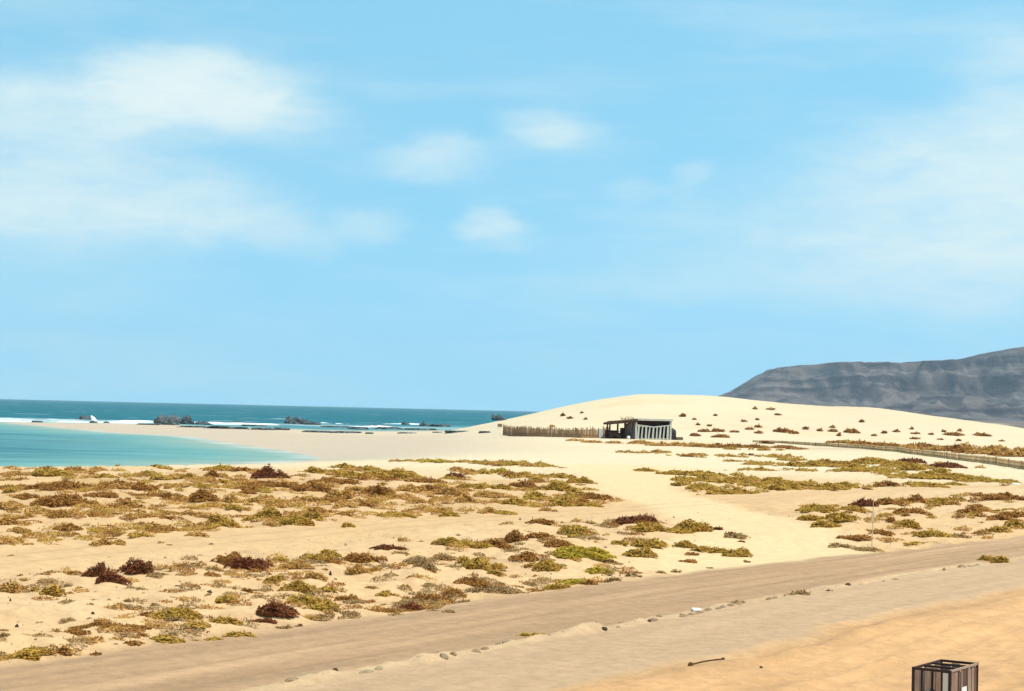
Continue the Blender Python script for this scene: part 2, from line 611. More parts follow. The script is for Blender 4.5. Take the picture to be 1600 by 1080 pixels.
# ------------------------------------------------------------------ where the shrubs grow
# photo x, y of the foot, width, height (px), kind:  o olive  y yellow green  b brown  t tan  r dark red brown  g grey
LAGOON_BELT = """28,746,58,10,t 75,733,24,7,b 82,747,50,15,o 115,742,24,6,b 152,734,28,6,t 183,731,28,9,b 232,746,20,12,o 12,767,26,12,o
45,762,50,10,b 68,768,50,15,b 105,760,42,12,b 122,766,48,14,b 165,748,30,8,o 185,766,70,20,b 225,770,34,16,b 182,768,30,8,t
15,774,18,7,o 42,785,36,12,b 100,797,80,28,b 15,800,40,14,t 160,783,44,11,b 194,799,36,16,b 215,797,14,5,b 228,778,36,8,b
55,805,26,9,t 93,816,44,16,t 48,819,28,4,b 150,802,20,8,t 130,810,20,4,t 112,809,10,4,b 180,810,26,5,b 220,819,40,14,t
12,822,28,16,t 32,836,26,10,t 5,853,14,14,b 18,858,8,6,t 107,832,36,12,b 152,829,32,8,t 172,824,18,4,b 207,831,42,8,t
218,842,30,8,o 238,834,14,16,o 157,857,28,16,t 180,856,24,12,t 133,847,18,4,t 84,849,22,5,t 18,869,12,3,b 82,838,8,4,t
253,733,16,5,o 296,753,26,12,o 328,747,20,14,b 345,737,50,10,o 378,742,30,13,b 417,748,42,21,r 350,755,20,7,o 255,752,30,7,o
270,760,36,7,t 308,763,34,7,o 262,779,46,13,b 285,782,32,14,t 318,789,42,24,b 335,795,34,10,t 305,795,8,4,b 360,785,30,18,t
385,772,24,9,b 390,768,36,10,b 412,764,46,11,b 445,766,46,12,b 402,783,28,9,t 388,791,14,5,t 365,801,24,9,o 270,808,34,12,t 300,811,40,13,t
258,820,20,5,b 352,828,44,28,o 342,829,28,10,o 255,835,36,18,t 270,833,36,9,t 306,841,26,12,t 398,815,32,10,o 422,815,34,22,o
389,827,12,6,t 462,825,46,20,o 450,790,30,6,t 470,782,26,8,b 252,850,10,6,t 265,853,10,4,t 425,786,24,7,t 370,765,24,9,o
490,740,26,15,o 488,743,14,4,b 540,735,40,11,o 518,738,40,8,o 580,737,28,12,o 625,748,62,17,o 547,750,50,15,o 590,747,40,12,o
615,745,14,4,b 510,757,40,12,b 487,770,50,16,b 545,760,28,10,b 612,755,22,8,b 530,778,36,20,t 590,775,48,18,b 600,778,26,24,b
560,770,30,12,t 660,757,50,13,b 672,768,40,18,b 640,772,40,16,t 710,750,26,9,r 705,775,40,18,t 488,784,20,10,t 558,785,22,9,t
592,783,32,8,t 625,780,24,7,t 655,787,36,11,t 690,783,30,10,t 500,804,36,17,t 540,795,40,10,t 572,794,20,9,b 622,810,48,13,o
665,799,40,6,b 690,800,26,12,t 702,809,24,9,o 490,818,22,18,o 537,815,28,10,t 545,827,20,10,o 632,722,14,2,o 660,721,14,3,o
680,723,36,6,y 738,723,36,5,o 760,725,40,6,o 800,728,40,6,o 845,731,40,5,o 827,727,8,3,b 732,736,14,6,o 755,741,20,8,o
783,739,24,10,y 804,748,24,9,r 748,763,40,16,o 780,764,44,16,o 815,763,38,14,b 838,754,20,12,o 830,745,26,4,b 870,750,46,11,o
908,757,40,14,o 875,768,44,16,o 770,777,56,14,t 845,780,48,16,o 725,780,14,18,t 730,790,28,18,t 762,805,28,14,t 803,792,36,14,o
880,785,36,14,o 875,794,24,10,o 905,778,36,13,o 928,780,40,13,b 912,784,16,6,b 924,793,32,9,o 840,796,16,6,t 855,801,20,7,t
788,806,38,8,o"""
ROAD_BANK = """720,859,70,22,o 772,858,42,19,b 806,854,30,22,b 845,832,42,11,b 900,840,52,25,o 907,847,36,12,o 840,850,34,11,b
873,858,50,13,b 905,878,92,25,y 655,878,50,24,g 665,892,32,18,g 695,870,36,14,g 750,887,60,26,o 727,880,22,14,o 820,880,44,17,b
855,893,48,20,o 936,898,42,15,y 775,902,24,12,o 735,915,58,28,b 755,922,30,20,b 653,935,24,14,b 680,940,42,20,b 708,934,36,16,b
645,949,34,15,r 745,930,30,12,g 780,932,46,18,g 815,920,36,6,g 725,941,24,7,g 676,957,18,6,g 700,960,20,9,g 870,921,40,16,o
897,913,46,12,y 922,915,22,12,b 830,906,16,7,g 995,823,58,22,r 955,822,30,9,b 1080,832,52,26,o 1050,835,44,12,o 1015,840,54,18,o
1013,860,52,17,o 1000,874,46,22,o 968,859,24,9,o 1072,861,30,16,o 1098,866,30,14,o 1120,869,26,13,o 1146,874,46,17,o 1120,828,14,8,r
1142,836,16,8,r 1150,845,36,12,g 1158,849,10,4,r 1078,881,24,7,b 1080,870,20,6,b 1167,880,10,4,b 1033,893,16,6,g 1055,892,18,8,g
1000,895,10,4,b 1110,888,10,4,g 957,911,28,14,g 989,906,22,10,g 10,934,34,24,t 30,909,10,7,b 53,929,14,13,o 80,938,36,24,o
120,907,46,9,b 150,913,40,22,r 177,919,44,22,r 210,909,46,28,r 245,912,36,9,g 255,896,20,8,b 280,909,20,9,g 287,890,26,10,b
308,930,10,10,g 200,943,14,8,g 215,955,20,10,g 242,945,12,7,g 278,982,74,20,o 306,996,40,11,o 230,975,26,10,b 178,995,96,17,b
115,996,36,9,b 258,1010,50,18,o 208,1013,26,8,b 30,1036,46,20,o 58,1030,48,17,o 100,1027,20,18,b 150,1026,16,8,b 305,1004,16,6,o
8,1009,18,8,g 360,883,50,22,b 395,893,58,25,r 332,897,26,14,o 325,908,14,10,b 437,878,22,6,o 495,876,50,12,o 517,874,34,16,o
515,884,38,10,b 562,877,56,20,b 460,894,52,16,t 560,901,36,22,t 588,889,26,8,t 605,860,40,9,r 428,914,28,15,o 494,914,36,18,t
512,923,26,8,o 465,928,50,22,o 480,945,56,24,o 502,958,56,20,o 542,938,34,14,b 602,928,30,14,o 385,925,16,11,b 354,948,32,16,o
435,972,58,26,r 412,977,36,10,r 485,968,60,12,g 540,960,44,12,g 555,945,30,7,g 600,955,56,11,b 632,948,24,14,r 443,983,26,10,g
465,979,10,7,g 370,1000,36,14,o 335,1003,30,10,o 345,986,48,17,o 620,962,26,7,g"""
STAKE_BANK = """1278,803,54,15,o 1272,816,44,18,o 1292,828,48,14,o 1316,822,46,15,o 1328,813,18,8,b 1306,793,24,6,o 1330,802,40,14,o
1350,795,36,13,r 1387,794,46,13,b 1420,806,56,17,b 1415,809,12,5,b 1430,788,36,15,b 1465,785,40,10,o 1470,795,40,11,o 1488,784,46,12,b
1528,777,20,7,b 1560,782,56,14,b 1590,783,30,12,b 1513,808,32,18,b 1522,797,24,9,b 1535,804,30,6,b 1552,804,16,8,b 1579,799,24,6,o
1565,820,40,14,b 1587,812,50,14,b 1590,828,30,16,o 1563,838,32,16,o 1362,815,16,7,b 1393,821,14,10,b 1415,828,34,16,o 1432,830,14,8,b
1338,848,44,11,b 1380,841,32,8,b 1315,858,34,11,g 1350,862,36,8,g 1435,853,50,9,o 1460,845,50,13,o 1498,844,30,8,g 1535,838,20,7,g"""
RIGHT_FLAT = """1010,737,32,7,o 1055,742,44,9,o 1085,743,40,9,o 1108,745,46,11,o 1070,752,36,8,o 1100,755,44,13,o 1120,759,36,10,o
1160,755,70,14,o 1210,757,60,16,o 1255,760,60,18,o 1180,764,40,10,o 1215,768,30,12,o 1065,761,26,10,o 1100,768,50,12,o 1130,774,44,12,o
1155,772,30,12,o 1170,772,30,6,o 1235,766,30,14,o 1295,765,50,18,o 1320,762,40,14,o 1385,760,44,18,b 1355,765,12,5,b 1305,768,10,4,b
1425,758,34,14,o 1455,762,50,9,o 1420,747,60,7,o 1450,750,60,6,o 1490,758,40,8,o 1290,730,40,14,o 1320,732,50,12,o 1360,736,60,9,o
1365,725,60,13,o 1400,732,50,14,o 1425,736,40,14,o 1423,724,40,9,r 1485,733,46,10,r 1460,745,40,16,o 1490,750,60,16,o 1530,752,50,12,o
1565,755,50,8,o 1572,763,14,3,b 1200,725,20,5,o 1192,735,30,8,o 1180,727,16,4,o 1245,730,30,12,o 1270,731,40,12,o 1165,736,24,3,o
1145,714,16,3,b 1143,721,8,3,b 1175,711,8,3,b 1252,736,8,3,b 1205,714,12,4,t 1230,714,20,6,t 1195,705,18,7,t 1135,703,10,3,t
1005,710,22,4,t 1025,709,10,5,b 1075,714,20,4,b 1090,713,26,5,t 1240,720,12,3,o 1330,740,40,8,o 1395,742,30,6,o"""
DUNE_FACE = """1065,651,9,7,b 1117,650,5,4,b 1091,664,5,4,b 1085,656,6,3,g 1108,666,7,4,g 1101,676,18,7,b 1123,676,22,7,b 1148,677,18,3,b
1087,682,20,6,b 1125,684,34,7,b 1163,660,9,4,b 1184,657,5,4,b 1184,668,11,7,b 1170,672,16,5,b 1186,679,14,6,b 1222,677,30,11,b
1240,679,18,8,b 1258,672,10,8,b 1281,675,10,8,b 1300,670,8,5,b 1302,676,18,6,b 1310,682,8,8,b 1205,641,14,3,g 1215,649,10,3,g
1347,660,8,6,b 1332,678,28,10,b 1365,682,10,4,b 1382,678,10,8,b 1401,675,12,6,b 1424,671,6,4,b 1455,680,6,4,b 1430,679,14,3,b
1430,687,16,3,b 1490,681,30,7,b 1500,674,7,4,b 1474,675,6,4,b 1533,682,28,7,b 1470,688,10,2,b 1497,690,8,4,b 1565,690,8,2,b
881,650,8,6,b 891,655,10,4,b 914,656,5,4,g 863,667,10,5,t 909,646,4,2,b 1180,640,8,3,g"""
HUT_FRONT = """900,690,30,4,t 925,692,30,4,t 960,693,24,4,t 1000,694,40,7,t 1030,697,40,7,t 1060,697,36,8,t 1090,699,40,9,t
1120,700,40,9,b 1150,700,40,8,b 1180,700,40,7,b 1225,700,40,5,b 1245,703,30,4,b 1200,694,20,5,r"""
KERB_SIDE = """830,996,34,12,o 846,994,14,7,o 1155,943,32,7,g 1250,931,40,13,g 1293,925,8,6,g 1544,877,26,13,o 1563,880,26,19,o"""

SHRUBS = []
for zone, txt in (('lagoon', LAGOON_BELT), ('bank', ROAD_BANK), ('stake', STAKE_BANK), ('flat', RIGHT_FLAT), ('dune', DUNE_FACE),
                  ('hut', HUT_FRONT), ('kerb', KERB_SIDE)):
    for it in txt.split():
        a = it.split(',')
        SHRUBS.append([zone, float(a[0]), float(a[1]), float(a[2]), float(a[3]), a[4]])
_rf = random.Random(12)
for i in range(30):          # the brown scrub behind the low reed fence
    t = i / 29.0
    px = 1305 + t * 305
    SHRUBS.append(['fence', px + _rf.uniform(-6, 6), 693 + t * 23 + _rf.uniform(-4, 1) * (0.3 + t), 22 + 26 * t + _rf.uniform(-6, 8),
                   (5 + 12 * t) * _rf.uniform(0.7, 1.25), _rf.choice('bbtto')])
_P = ray_ground([s[1] for s in SHRUBS], [s[2] for s in SHRUBS])
_mounds = []
for s, p in zip(SHRUBS, _P):
    dist = math.hypot(p[0], p[1])
    w = s[3] * dist / FPX * {'lagoon': 1.18, 'flat': 1.12, 'stake': 1.08, 'bank': 1.06, 'dune': 0.85}.get(s[0], 1.0)
    dep = w * (0.75 if s[0] in ('bank', 'lagoon', 'stake', 'kerb') else 0.9)
    sinv = max(EYE - p[2], 0.3) / dist
    h = max(s[4] * dist / FPX - 0.6 * dep * sinv, 0.28 * s[4] * dist / FPX, 0.05) * (0.75 if s[0] == 'dune' else 0.9 if s[5] != 'r' else 1.0)
    ux, uy = p[0] / dist, p[1] / dist
    s += [p[0] + ux * dep * 0.45, p[1] + uy * dep * 0.45, w, dep, h, dist]
    if s[0] in ('bank', 'lagoon', 'stake') and w > 0.35:
        _mounds.append((s[6], s[7], 0.62 * w, min(0.05 + 0.10 * h, 0.12)))
MOUNDS = np.array(_mounds)

# ------------------------------------------------------------------ ground
def sand_material(name):
    m, nt, out = new_mat(name)
    N = NT(nt)
    tcn = N.n('ShaderNodeTexCoord')
    ob = tcn.outputs['Object']
    col = N.attr('albedo').outputs['Color']
    n1 = N.noise(ob, 3.2, 6, 0.65)
    n2 = N.noise(ob, 17.0, 4, 0.6)
    k = N.math('MULTIPLY', N.rng(n1, 0.25, 0.75, 0.80, 1.12), N.rng(n2, 0.2, 0.8, 0.84, 1.10))  # tone noise, strengthened to stand in for relief shading
    kk = N.n('ShaderNodeCombineColor')
    for i in range(3):
        N.link(k, kk.inputs[i])
    col = N.mix(1.0, col, kk.outputs[0], 'MULTIPLY')
    # scattered dark grit and dry litter
    g = N.noise(ob, 7.5, 2, 0.5)
    col = N.mix(N.rng(g, 0.68, 0.74, 0.0, 0.5), col, (0.20, 0.13, 0.075, 1))
    hb = N.math('ADD', N.math('MULTIPLY', n1, 0.6), N.math('MULTIPLY', n2, 0.25))
    b = N.bsdf(col, 0.92, 0.12, hb, 0.55, 0.05)
    N.link(b.outputs[0], out.inputs[0])
    return m


MAT_SAND = sand_material('sand')
rows = np.concatenate([np.linspace(3, 20, 40)[:-1], np.geomspace(20, 420, 820)[:-1], np.geomspace(420, 8400, 130)])
tx = np.concatenate([np.linspace(-1.5, -0.36, 40)[:-1], np.linspace(-0.36, 0.36, 610), np.linspace(0.36, 1.5, 40)[1:]])
GY, TX = np.meshgrid(rows, tx, indexing='ij')
GX = TX * (GY + 12)
GX = np.clip(GX, -8300, 8300)
mk = masks(GX, GY)
GZ = full_h(GX, GY, mk)
alb = albedo(GX, GY, mk)
V = np.stack([GX, GY, GZ], -1).reshape(-1, 3)
me = mesh_np('ground', V, grid_faces(len(rows), len(tx)), True)
attr_c(me, 'albedo', alb.reshape(-1, 3))
tag(link_mesh('ground', me, MAT_SAND), kind='structure')


def draped(name, pts, w0, w1, nu, nw, lift=0.012):
    """a sheet laid over the ground along a centre line, from offset w0 to w1 (left +)"""
    P = np.array(pts, float)
    L = np.concatenate([[0], np.cumsum(np.hypot(*np.diff(P, axis=0).T))])
    s = np.linspace(0, L[-1], nu)
    cx, cy = np.interp(s, L, P[:, 0]), np.interp(s, L, P[:, 1])
    dx, dy = np.gradient(cx), np.gradient(cy)
    k = np.ones(9) / 9
    dx = np.convolve(np.pad(dx, 4, 'edge'), k, 'valid')
    dy = np.convolve(np.pad(dy, 4, 'edge'), k, 'valid')
    n = np.hypot(dx, dy)
    wv_ = np.linspace(0, 1, nw)[None, :]
    lo = w0 + 0.35 * fbm(s / 2.2, s * 0, 3, 90)[:, None]
    hi = w1 + 0.35 * fbm(s / 2.2, s * 0 + 9, 3, 91)[:, None]
    ww = lo + (hi - lo) * wv_
    X = cx[:, None] - dy[:, None] / n[:, None] * ww
    Y = cy[:, None] + dx[:, None] / n[:, None] * ww
    mk_ = masks(X, Y)
    Z = full_h(X, Y, mk_)
    edge = np.minimum(np.minimum(wv_, 1 - wv_) * nw / 2.0, 1.0)
    Z = Z - 0.03 + (0.03 + lift) * edge
    me = mesh_np(name, np.stack([X, Y, Z], -1).reshape(-1, 3), grid_faces(nu, nw)[:, ::-1], True)
    attr_c(me, 'albedo', albedo(X, Y, mk_).reshape(-1, 3))
    return tag(link_mesh(name, me, MAT_SAND), kind='structure')


draped('road', Q_LINE[1:8], 0.12, 4.3, 900, 60)
draped('paved_lane', Q_LINE[1:8], -3.3, -0.1, 900, 50)
draped('sand_track', T_LINE[1:], -1.9, 1.9, 900, 24)

# ------------------------------------------------------------------ sea
m_sea, nt, out = new_mat('sea_water')
N = NT(nt)
geo = N.n('ShaderNodeNewGeometry')
dep = N.attr('depth').outputs['Fac']
foam = N.attr('foam').outputs['Fac']
pos = geo.outputs['Position']
stretch = N.mapping(pos, (0.35, 1.0, 1.0), (0, 0, 0.15))
nz = N.noise(N.mapping(pos, (0.012, 0.035, 1)), 1.0, 4, 0.6)
dd_ = N.math('ADD', dep, N.rng(nz, 0.3, 0.7, -0.25, 0.25))
col = N.ramp(N.rng(dd_, 0.0, 4.0), [(0.0, (0.36, 0.34, 0.27)), (0.10, (0.235, 0.33, 0.28)), (0.30, (0.130, 0.285, 0.275)),
                                      (0.62, (0.080, 0.225, 0.25)), (1.0, (0.018, 0.150, 0.185))])
chop = N.noise(N.mapping(pos, (0.05, 0.16, 1)), 1.0, 5, 0.65)
col = N.mix(N.math('MULTIPLY', N.rng(chop, 0.38, 0.62, 0.0, 0.75), N.rng(dep, 1.2, 3.6, 0.22, 1.0)), col, (0.006, 0.055, 0.085, 1))
fn = N.noise(N.mapping(pos, (0.05, 0.11, 1)), 1.0, 6, 0.7)
caps = N.rng(N.noise(N.mapping(pos, (0.028, 0.045, 1)), 1.0, 5, 0.62), 0.64, 0.69)
caps = N.math('MULTIPLY', caps, N.rng(dep, 2.5, 3.9))
fo = N.math('MULTIPLY', N.rng(foam, 0.05, 0.8), N.rng(fn, 0.42, 0.60))
fo = N.math('MAXIMUM', fo, N.math('MULTIPLY', caps, 0.75))
col = N.mix(fo, col, (0.80, 0.84, 0.83, 1))
wv_n = N.math('ADD', N.noise(stretch, 0.55, 5, 0.6), N.math('MULTIPLY', N.noise(stretch, 0.09, 3, 0.5), 1.6))
bn = N.n('ShaderNodeBump')
bn.inputs['Strength'].default_value = 0.9
bn.inputs['Distance'].default_value = 0.5
N.link(wv_n, bn.inputs['Height'])
df = N.n('ShaderNodeBsdfDiffuse')
N.link(col, df.inputs['Color'])
N.link(bn.outputs[0], df.inputs['Normal'])
gl = N.n('ShaderNodeBsdfGlossy')
gl.inputs['Roughness'].default_value = 0.25
N.link(bn.outputs[0], gl.inputs['Normal'])
lw = N.n('ShaderNodeLayerWeight')
lw.inputs[0].default_value = 0.25
N.link(bn.outputs[0], lw.inputs['Normal'])
mxs = N.n('ShaderNodeMixShader')
N.link(N.math('MULTIPLY', N.rng(lw.outputs['Fresnel'], 0.0, 1.0, 0.02, 0.10), N.math('SUBTRACT', 1.0, fo)), mxs.inputs[0])
N.link(df.outputs[0], mxs.inputs[1])
N.link(gl.outputs[0], mxs.inputs[2])
N.link(mxs.outputs[0], out.inputs[0])
ry = np.concatenate([np.linspace(60, 110, 12)[:-1], np.geomspace(110, 700, 260)[:-1], np.geomspace(700, 9000, 60)])
ta = np.concatenate([np.linspace(-1.1, -0.36, 30)[:-1], np.linspace(-0.36, 0.12, 230), np.linspace(0.12, 1.0, 20)[1:]])
RR, TT = np.meshgrid(ry, ta, indexing='ij')
SX, SY = np.sin(TT) * RR, np.cos(TT) * RR
bz = base_h(SX, SY)
s_c = coast(SX, SY)
depth = np.maximum(-bz, 0)
# sand bars and reef make the bay beyond the spit shallow in places
depth = np.where(s_c < 0, depth, 0)
fm = np.exp(-((SY - 470 - 0.22 * (SX + 90)) / 30.0) ** 2) * sstep(20, -40, SX) * (0.45 + 0.5 * sstep(-55, -85, SX))
fm = fm + 0.22 * np.exp(-((s_c + 1.0) / 2.5) ** 2) * sstep(380, 340, SY) * sstep(150, 165, SY)
me = mesh_np('sea', np.stack([SX, SY, 0.10 * fbm(SX / 9.0, SY / 5.0, 3, 44) * sstep(3, 20, -s_c) * sstep(1500, 500, SY)], -1).reshape(-1, 3),
             grid_faces(len(ry), len(ta)), True)
attr_f(me, 'depth', depth.ravel())
attr_f(me, 'foam', np.clip(fm, 0, 1).ravel())
tag(link_mesh('sea', me, m_sea), kind='structure')

# ------------------------------------------------------------------ table mountain across the bay
m_mt, nt, out = new_mat('volcanic_rock')
N = NT(nt)
geo = N.n('ShaderNodeNewGeometry')
pos = geo.outputs['Position']
sepn = N.n('ShaderNodeSeparateXYZ')
N.link(pos, sepn.inputs[0])
warp = N.n('ShaderNodeVectorMath', operation='ADD')
nc_ = N.n('ShaderNodeTexNoise')
nc_.inputs['Scale'].default_value = 0.012
nc_.inputs['Detail'].default_value = 5
N.link(pos, nc_.inputs['Vector'])
vsc = N.n('ShaderNodeVectorMath', operation='SCALE')
vsc.inputs['Scale'].default_value = 24.0
N.link(nc_.outputs['Color'], vsc.inputs[0])
N.link(pos, warp.inputs[0])
N.link(vsc.outputs[0], warp.inputs[1])
pw = warp.outputs[0]
strat = N.noise(N.mapping(pw, (0.003, 0.002, 0.075)), 1.0, 6, 0.65)
gul_shade = N.noise(N.mapping(pw, (0.022, 0.004, 0.014), (0, 0.55, 0)), 1.0, 6, 0.65)
big = N.noise(pos, 0.0055, 5, 0.55)
col = N.ramp(strat, [(0.34, (0.020, 0.016, 0.018)), (0.46, (0.070, 0.053, 0.050)), (0.55, (0.185, 0.148, 0.132)), (0.66, (0.036, 0.029, 0.030))])  # rock strata, contrast raised in place of slope shading
col = N.mix(N.rng(gul_shade, 0.44, 0.60, 0.0, 0.75), col, (0.018, 0.012, 0.015, 1))  # diagonal gully shade painted into the rock colour
col = N.mix(N.rng(big, 0.50, 0.68, 0.0, 0.75), col, (0.19, 0.148, 0.122, 1))
b = N.bsdf(col, 0.95, 0.05, N.noise(pos, 0.05, 6, 0.7), 1.0, 8.0)
N.link(b.outputs[0], out.inputs[0])
MX = [150, 330, 420, 492, 528, 565, 579, 710, 869, 941, 999, 1043, 1101, 1159, 1300, 1700, 2600, 5000]
MT = [0, 4, 26, 53, 80, 108, 112, 121, 129, 132, 139, 151, 162, 173, 196, 240, 260, 220]
mx = np.concatenate([np.linspace(150, 1500, 330)[:-1], np.linspace(1500, 5000, 90)])
my = np.concatenate([np.linspace(2700, 4400, 240)[:-1], np.linspace(4400, 7000, 30)])
YY, XX = np.meshgrid(my, mx, indexing='ij')
xw = XX + 26 * fbm(XX / 120.0, YY / 160.0, 4, 201)
T = np.interp(XX - 0.30 * np.maximum(YY - 4150, 0) + 8 * fbm(XX / 60.0, YY / 300.0, 3, 207), MX, MT)
ridge = 1 - np.abs(fbm(xw / 150.0, YY / 600.0, 4, 202)) * 2.2
ridge2 = 1 - np.abs(fbm(xw / 55.0, YY / 260.0, 3, 203)) * 2.0
t = (YY - 3150) / 950.0 + 0.24 * (ridge - 0.4) + 0.11 * (ridge2 - 0.4)
g = np.interp(t, [0, 0.15, 0.45, 0.62, 0.72, 0.80, 0.86, 1.0, 1.3], [0, 0.05, 0.26, 0.46, 0.70, 0.78, 0.95, 1.0, 1.0])
g = g + 0.035 * fbm(XX / 40.0, YY / 40.0, 4, 204) * sstep(0.05, 0.3, g) * sstep(1.0, 0.9, g)
spur = 34 * np.exp(-((XX - 1150) / 160.0) ** 2) * np.exp(-((YY - 3350) / 260.0) ** 2) + 22 * np.exp(-((XX - 820) / 120.0) ** 2) * np.exp(-((YY - 3250) / 200.0) ** 2)
edge_fade = sstep(7000, 5600, YY)
Z = (T * g + spur * (1 - sstep(0.6, 0.9, g)) * (0.7 + 0.5 * ridge2)) * edge_fade
Z = Z + 5.5 * sstep(2700, 2900, YY) - 2.5 + 1.0 * fbm(XX / 90.0, YY / 90.0, 3, 205)
Z = np.where(XX < 400, Z - 6 * sstep(400, 300, XX), Z)
me = mesh_np('mountain', np.stack([XX, YY, Z], -1).reshape(-1, 3), grid_faces(len(my), len(mx)), True)
mo = tag(link_mesh('mountain', me, m_mt), kind='structure')


# ------------------------------------------------------------------ plain materials
def plain(name, c1, c2, scale=6.0, rough=0.85, spec=0.2, stretch=(1, 1, 1), bump=0.3, bd=0.01):
    m, nt, out = new_mat(name)
    N = NT(nt)
    t = N.n('ShaderNodeTexCoord')
    v = N.mapping(t.outputs['Object'], stretch)
    n = N.noise(v, scale, 5, 0.6)
    rnd = N.n('ShaderNodeObjectInfo').outputs['Random']
    f = N.math('ADD', N.rng(n, 0.3, 0.7, 0, 0.75), N.math('MULTIPLY', rnd, 0.25), clamp=True)
    b = N.bsdf(N.mix(f, (*c1, 1), (*c2, 1)), rough, spec, n, bump, bd)
    N.link(b.outputs[0], out.inputs[0])
    return m


MAT_ROCK = plain('lava_rock', (0.012, 0.014, 0.014), (0.13, 0.15, 0.155), 1.3, 0.75, 0.4, bump=1.0, bd=0.3)
MAT_STONE = plain('dusty_stone', (0.15, 0.092, 0.05), (0.34, 0.23, 0.135), 9.0, 0.95, 0.1)
MAT_DARKSTONE = plain('dark_stone', (0.025, 0.016, 0.010), (0.09, 0.06, 0.04), 9.0, 0.95, 0.1)
MAT_KERB = plain('kerb_concrete', (0.20, 0.14, 0.085), (0.40, 0.29, 0.18), 12.0, 0.95, 0.1)
MAT_REED = plain('reed', (0.22, 0.115, 0.05), (0.46, 0.265, 0.12), 3.0, 0.9, 0.1, (6, 6, 0.6))
MAT_REED2 = plain('pale_reed', (0.60, 0.39, 0.185), (0.78, 0.55, 0.29), 3.0, 0.9, 0.1, (6, 6, 0.6))
MAT_POST = plain('weathered_post', (0.14, 0.085, 0.05), (0.30, 0.19, 0.11), 5.0, 0.9, 0.1, (5, 5, 0.6))
MAT_DWOOD = plain('dark_wood', (0.040, 0.017, 0.010), (0.105, 0.050, 0.030), 4.0, 0.95, 0.03, (5, 5, 0.7))
MAT_GREY = plain('grey_paint', (0.24, 0.23, 0.205), (0.35, 0.335, 0.30), 3.0, 0.7, 0.3)
MAT_LGREY = plain('pale_grey_paint', (0.33, 0.31, 0.27), (0.48, 0.455, 0.40), 3.0, 0.7, 0.3)
MAT_BLACK = plain('black_plastic', (0.006, 0.006, 0.006), (0.018, 0.016, 0.015), 3.0, 0.55, 0.4)
MAT_WHITE = plain('white_paint', (0.62, 0.60, 0.56), (0.80, 0.78, 0.74), 4.0, 0.7, 0.3)
MAT_PALE = plain('bleached_wood', (0.46, 0.34, 0.20), (0.60, 0.46, 0.30), 6.0, 0.9, 0.1, (6, 6, 0.5))
MAT_STICK = plain('brown_stick', (0.035, 0.016, 0.007), (0.12, 0.06, 0.025), 10.0, 0.9, 0.1)
MAT_FOAM = plain('sea_foam', (0.70, 0.76, 0.77), (0.86, 0.88, 0.87), 0.6, 0.95, 0.1, bump=0.8, bd=0.2)


def rock_mesh(name, sx, sy, sz, seed, rough=0.35, sub=3, flat=0.0):
    bm = bmesh.new()
    bmesh.ops.create_icosphere(bm, subdivisions=sub, radius=1.0)
    off = Vector((seed * 3.17, seed * 1.71, seed * 0.93))
    for v in bm.verts:
        c = v.co.copy()
        n = mnoise.fractal(c * 1.3 + off, 1.0, 2.1, 4) * rough + mnoise.fractal(c * 4 + off, 1.0, 2.1, 3) * rough * 0.4
        c *= 1 + n
        c.z = max(c.z, -0.35)
        if flat:
            c.z = min(c.z, 1 - flat + 0.25 * flat * mnoise.noise(c * 3 + off))
        v.co = (c.x * sx, c.y * sy, c.z * sz)
    me = bpy.data.meshes.new(name)
    bm.to_mesh(me)
    bm.free()
    return me


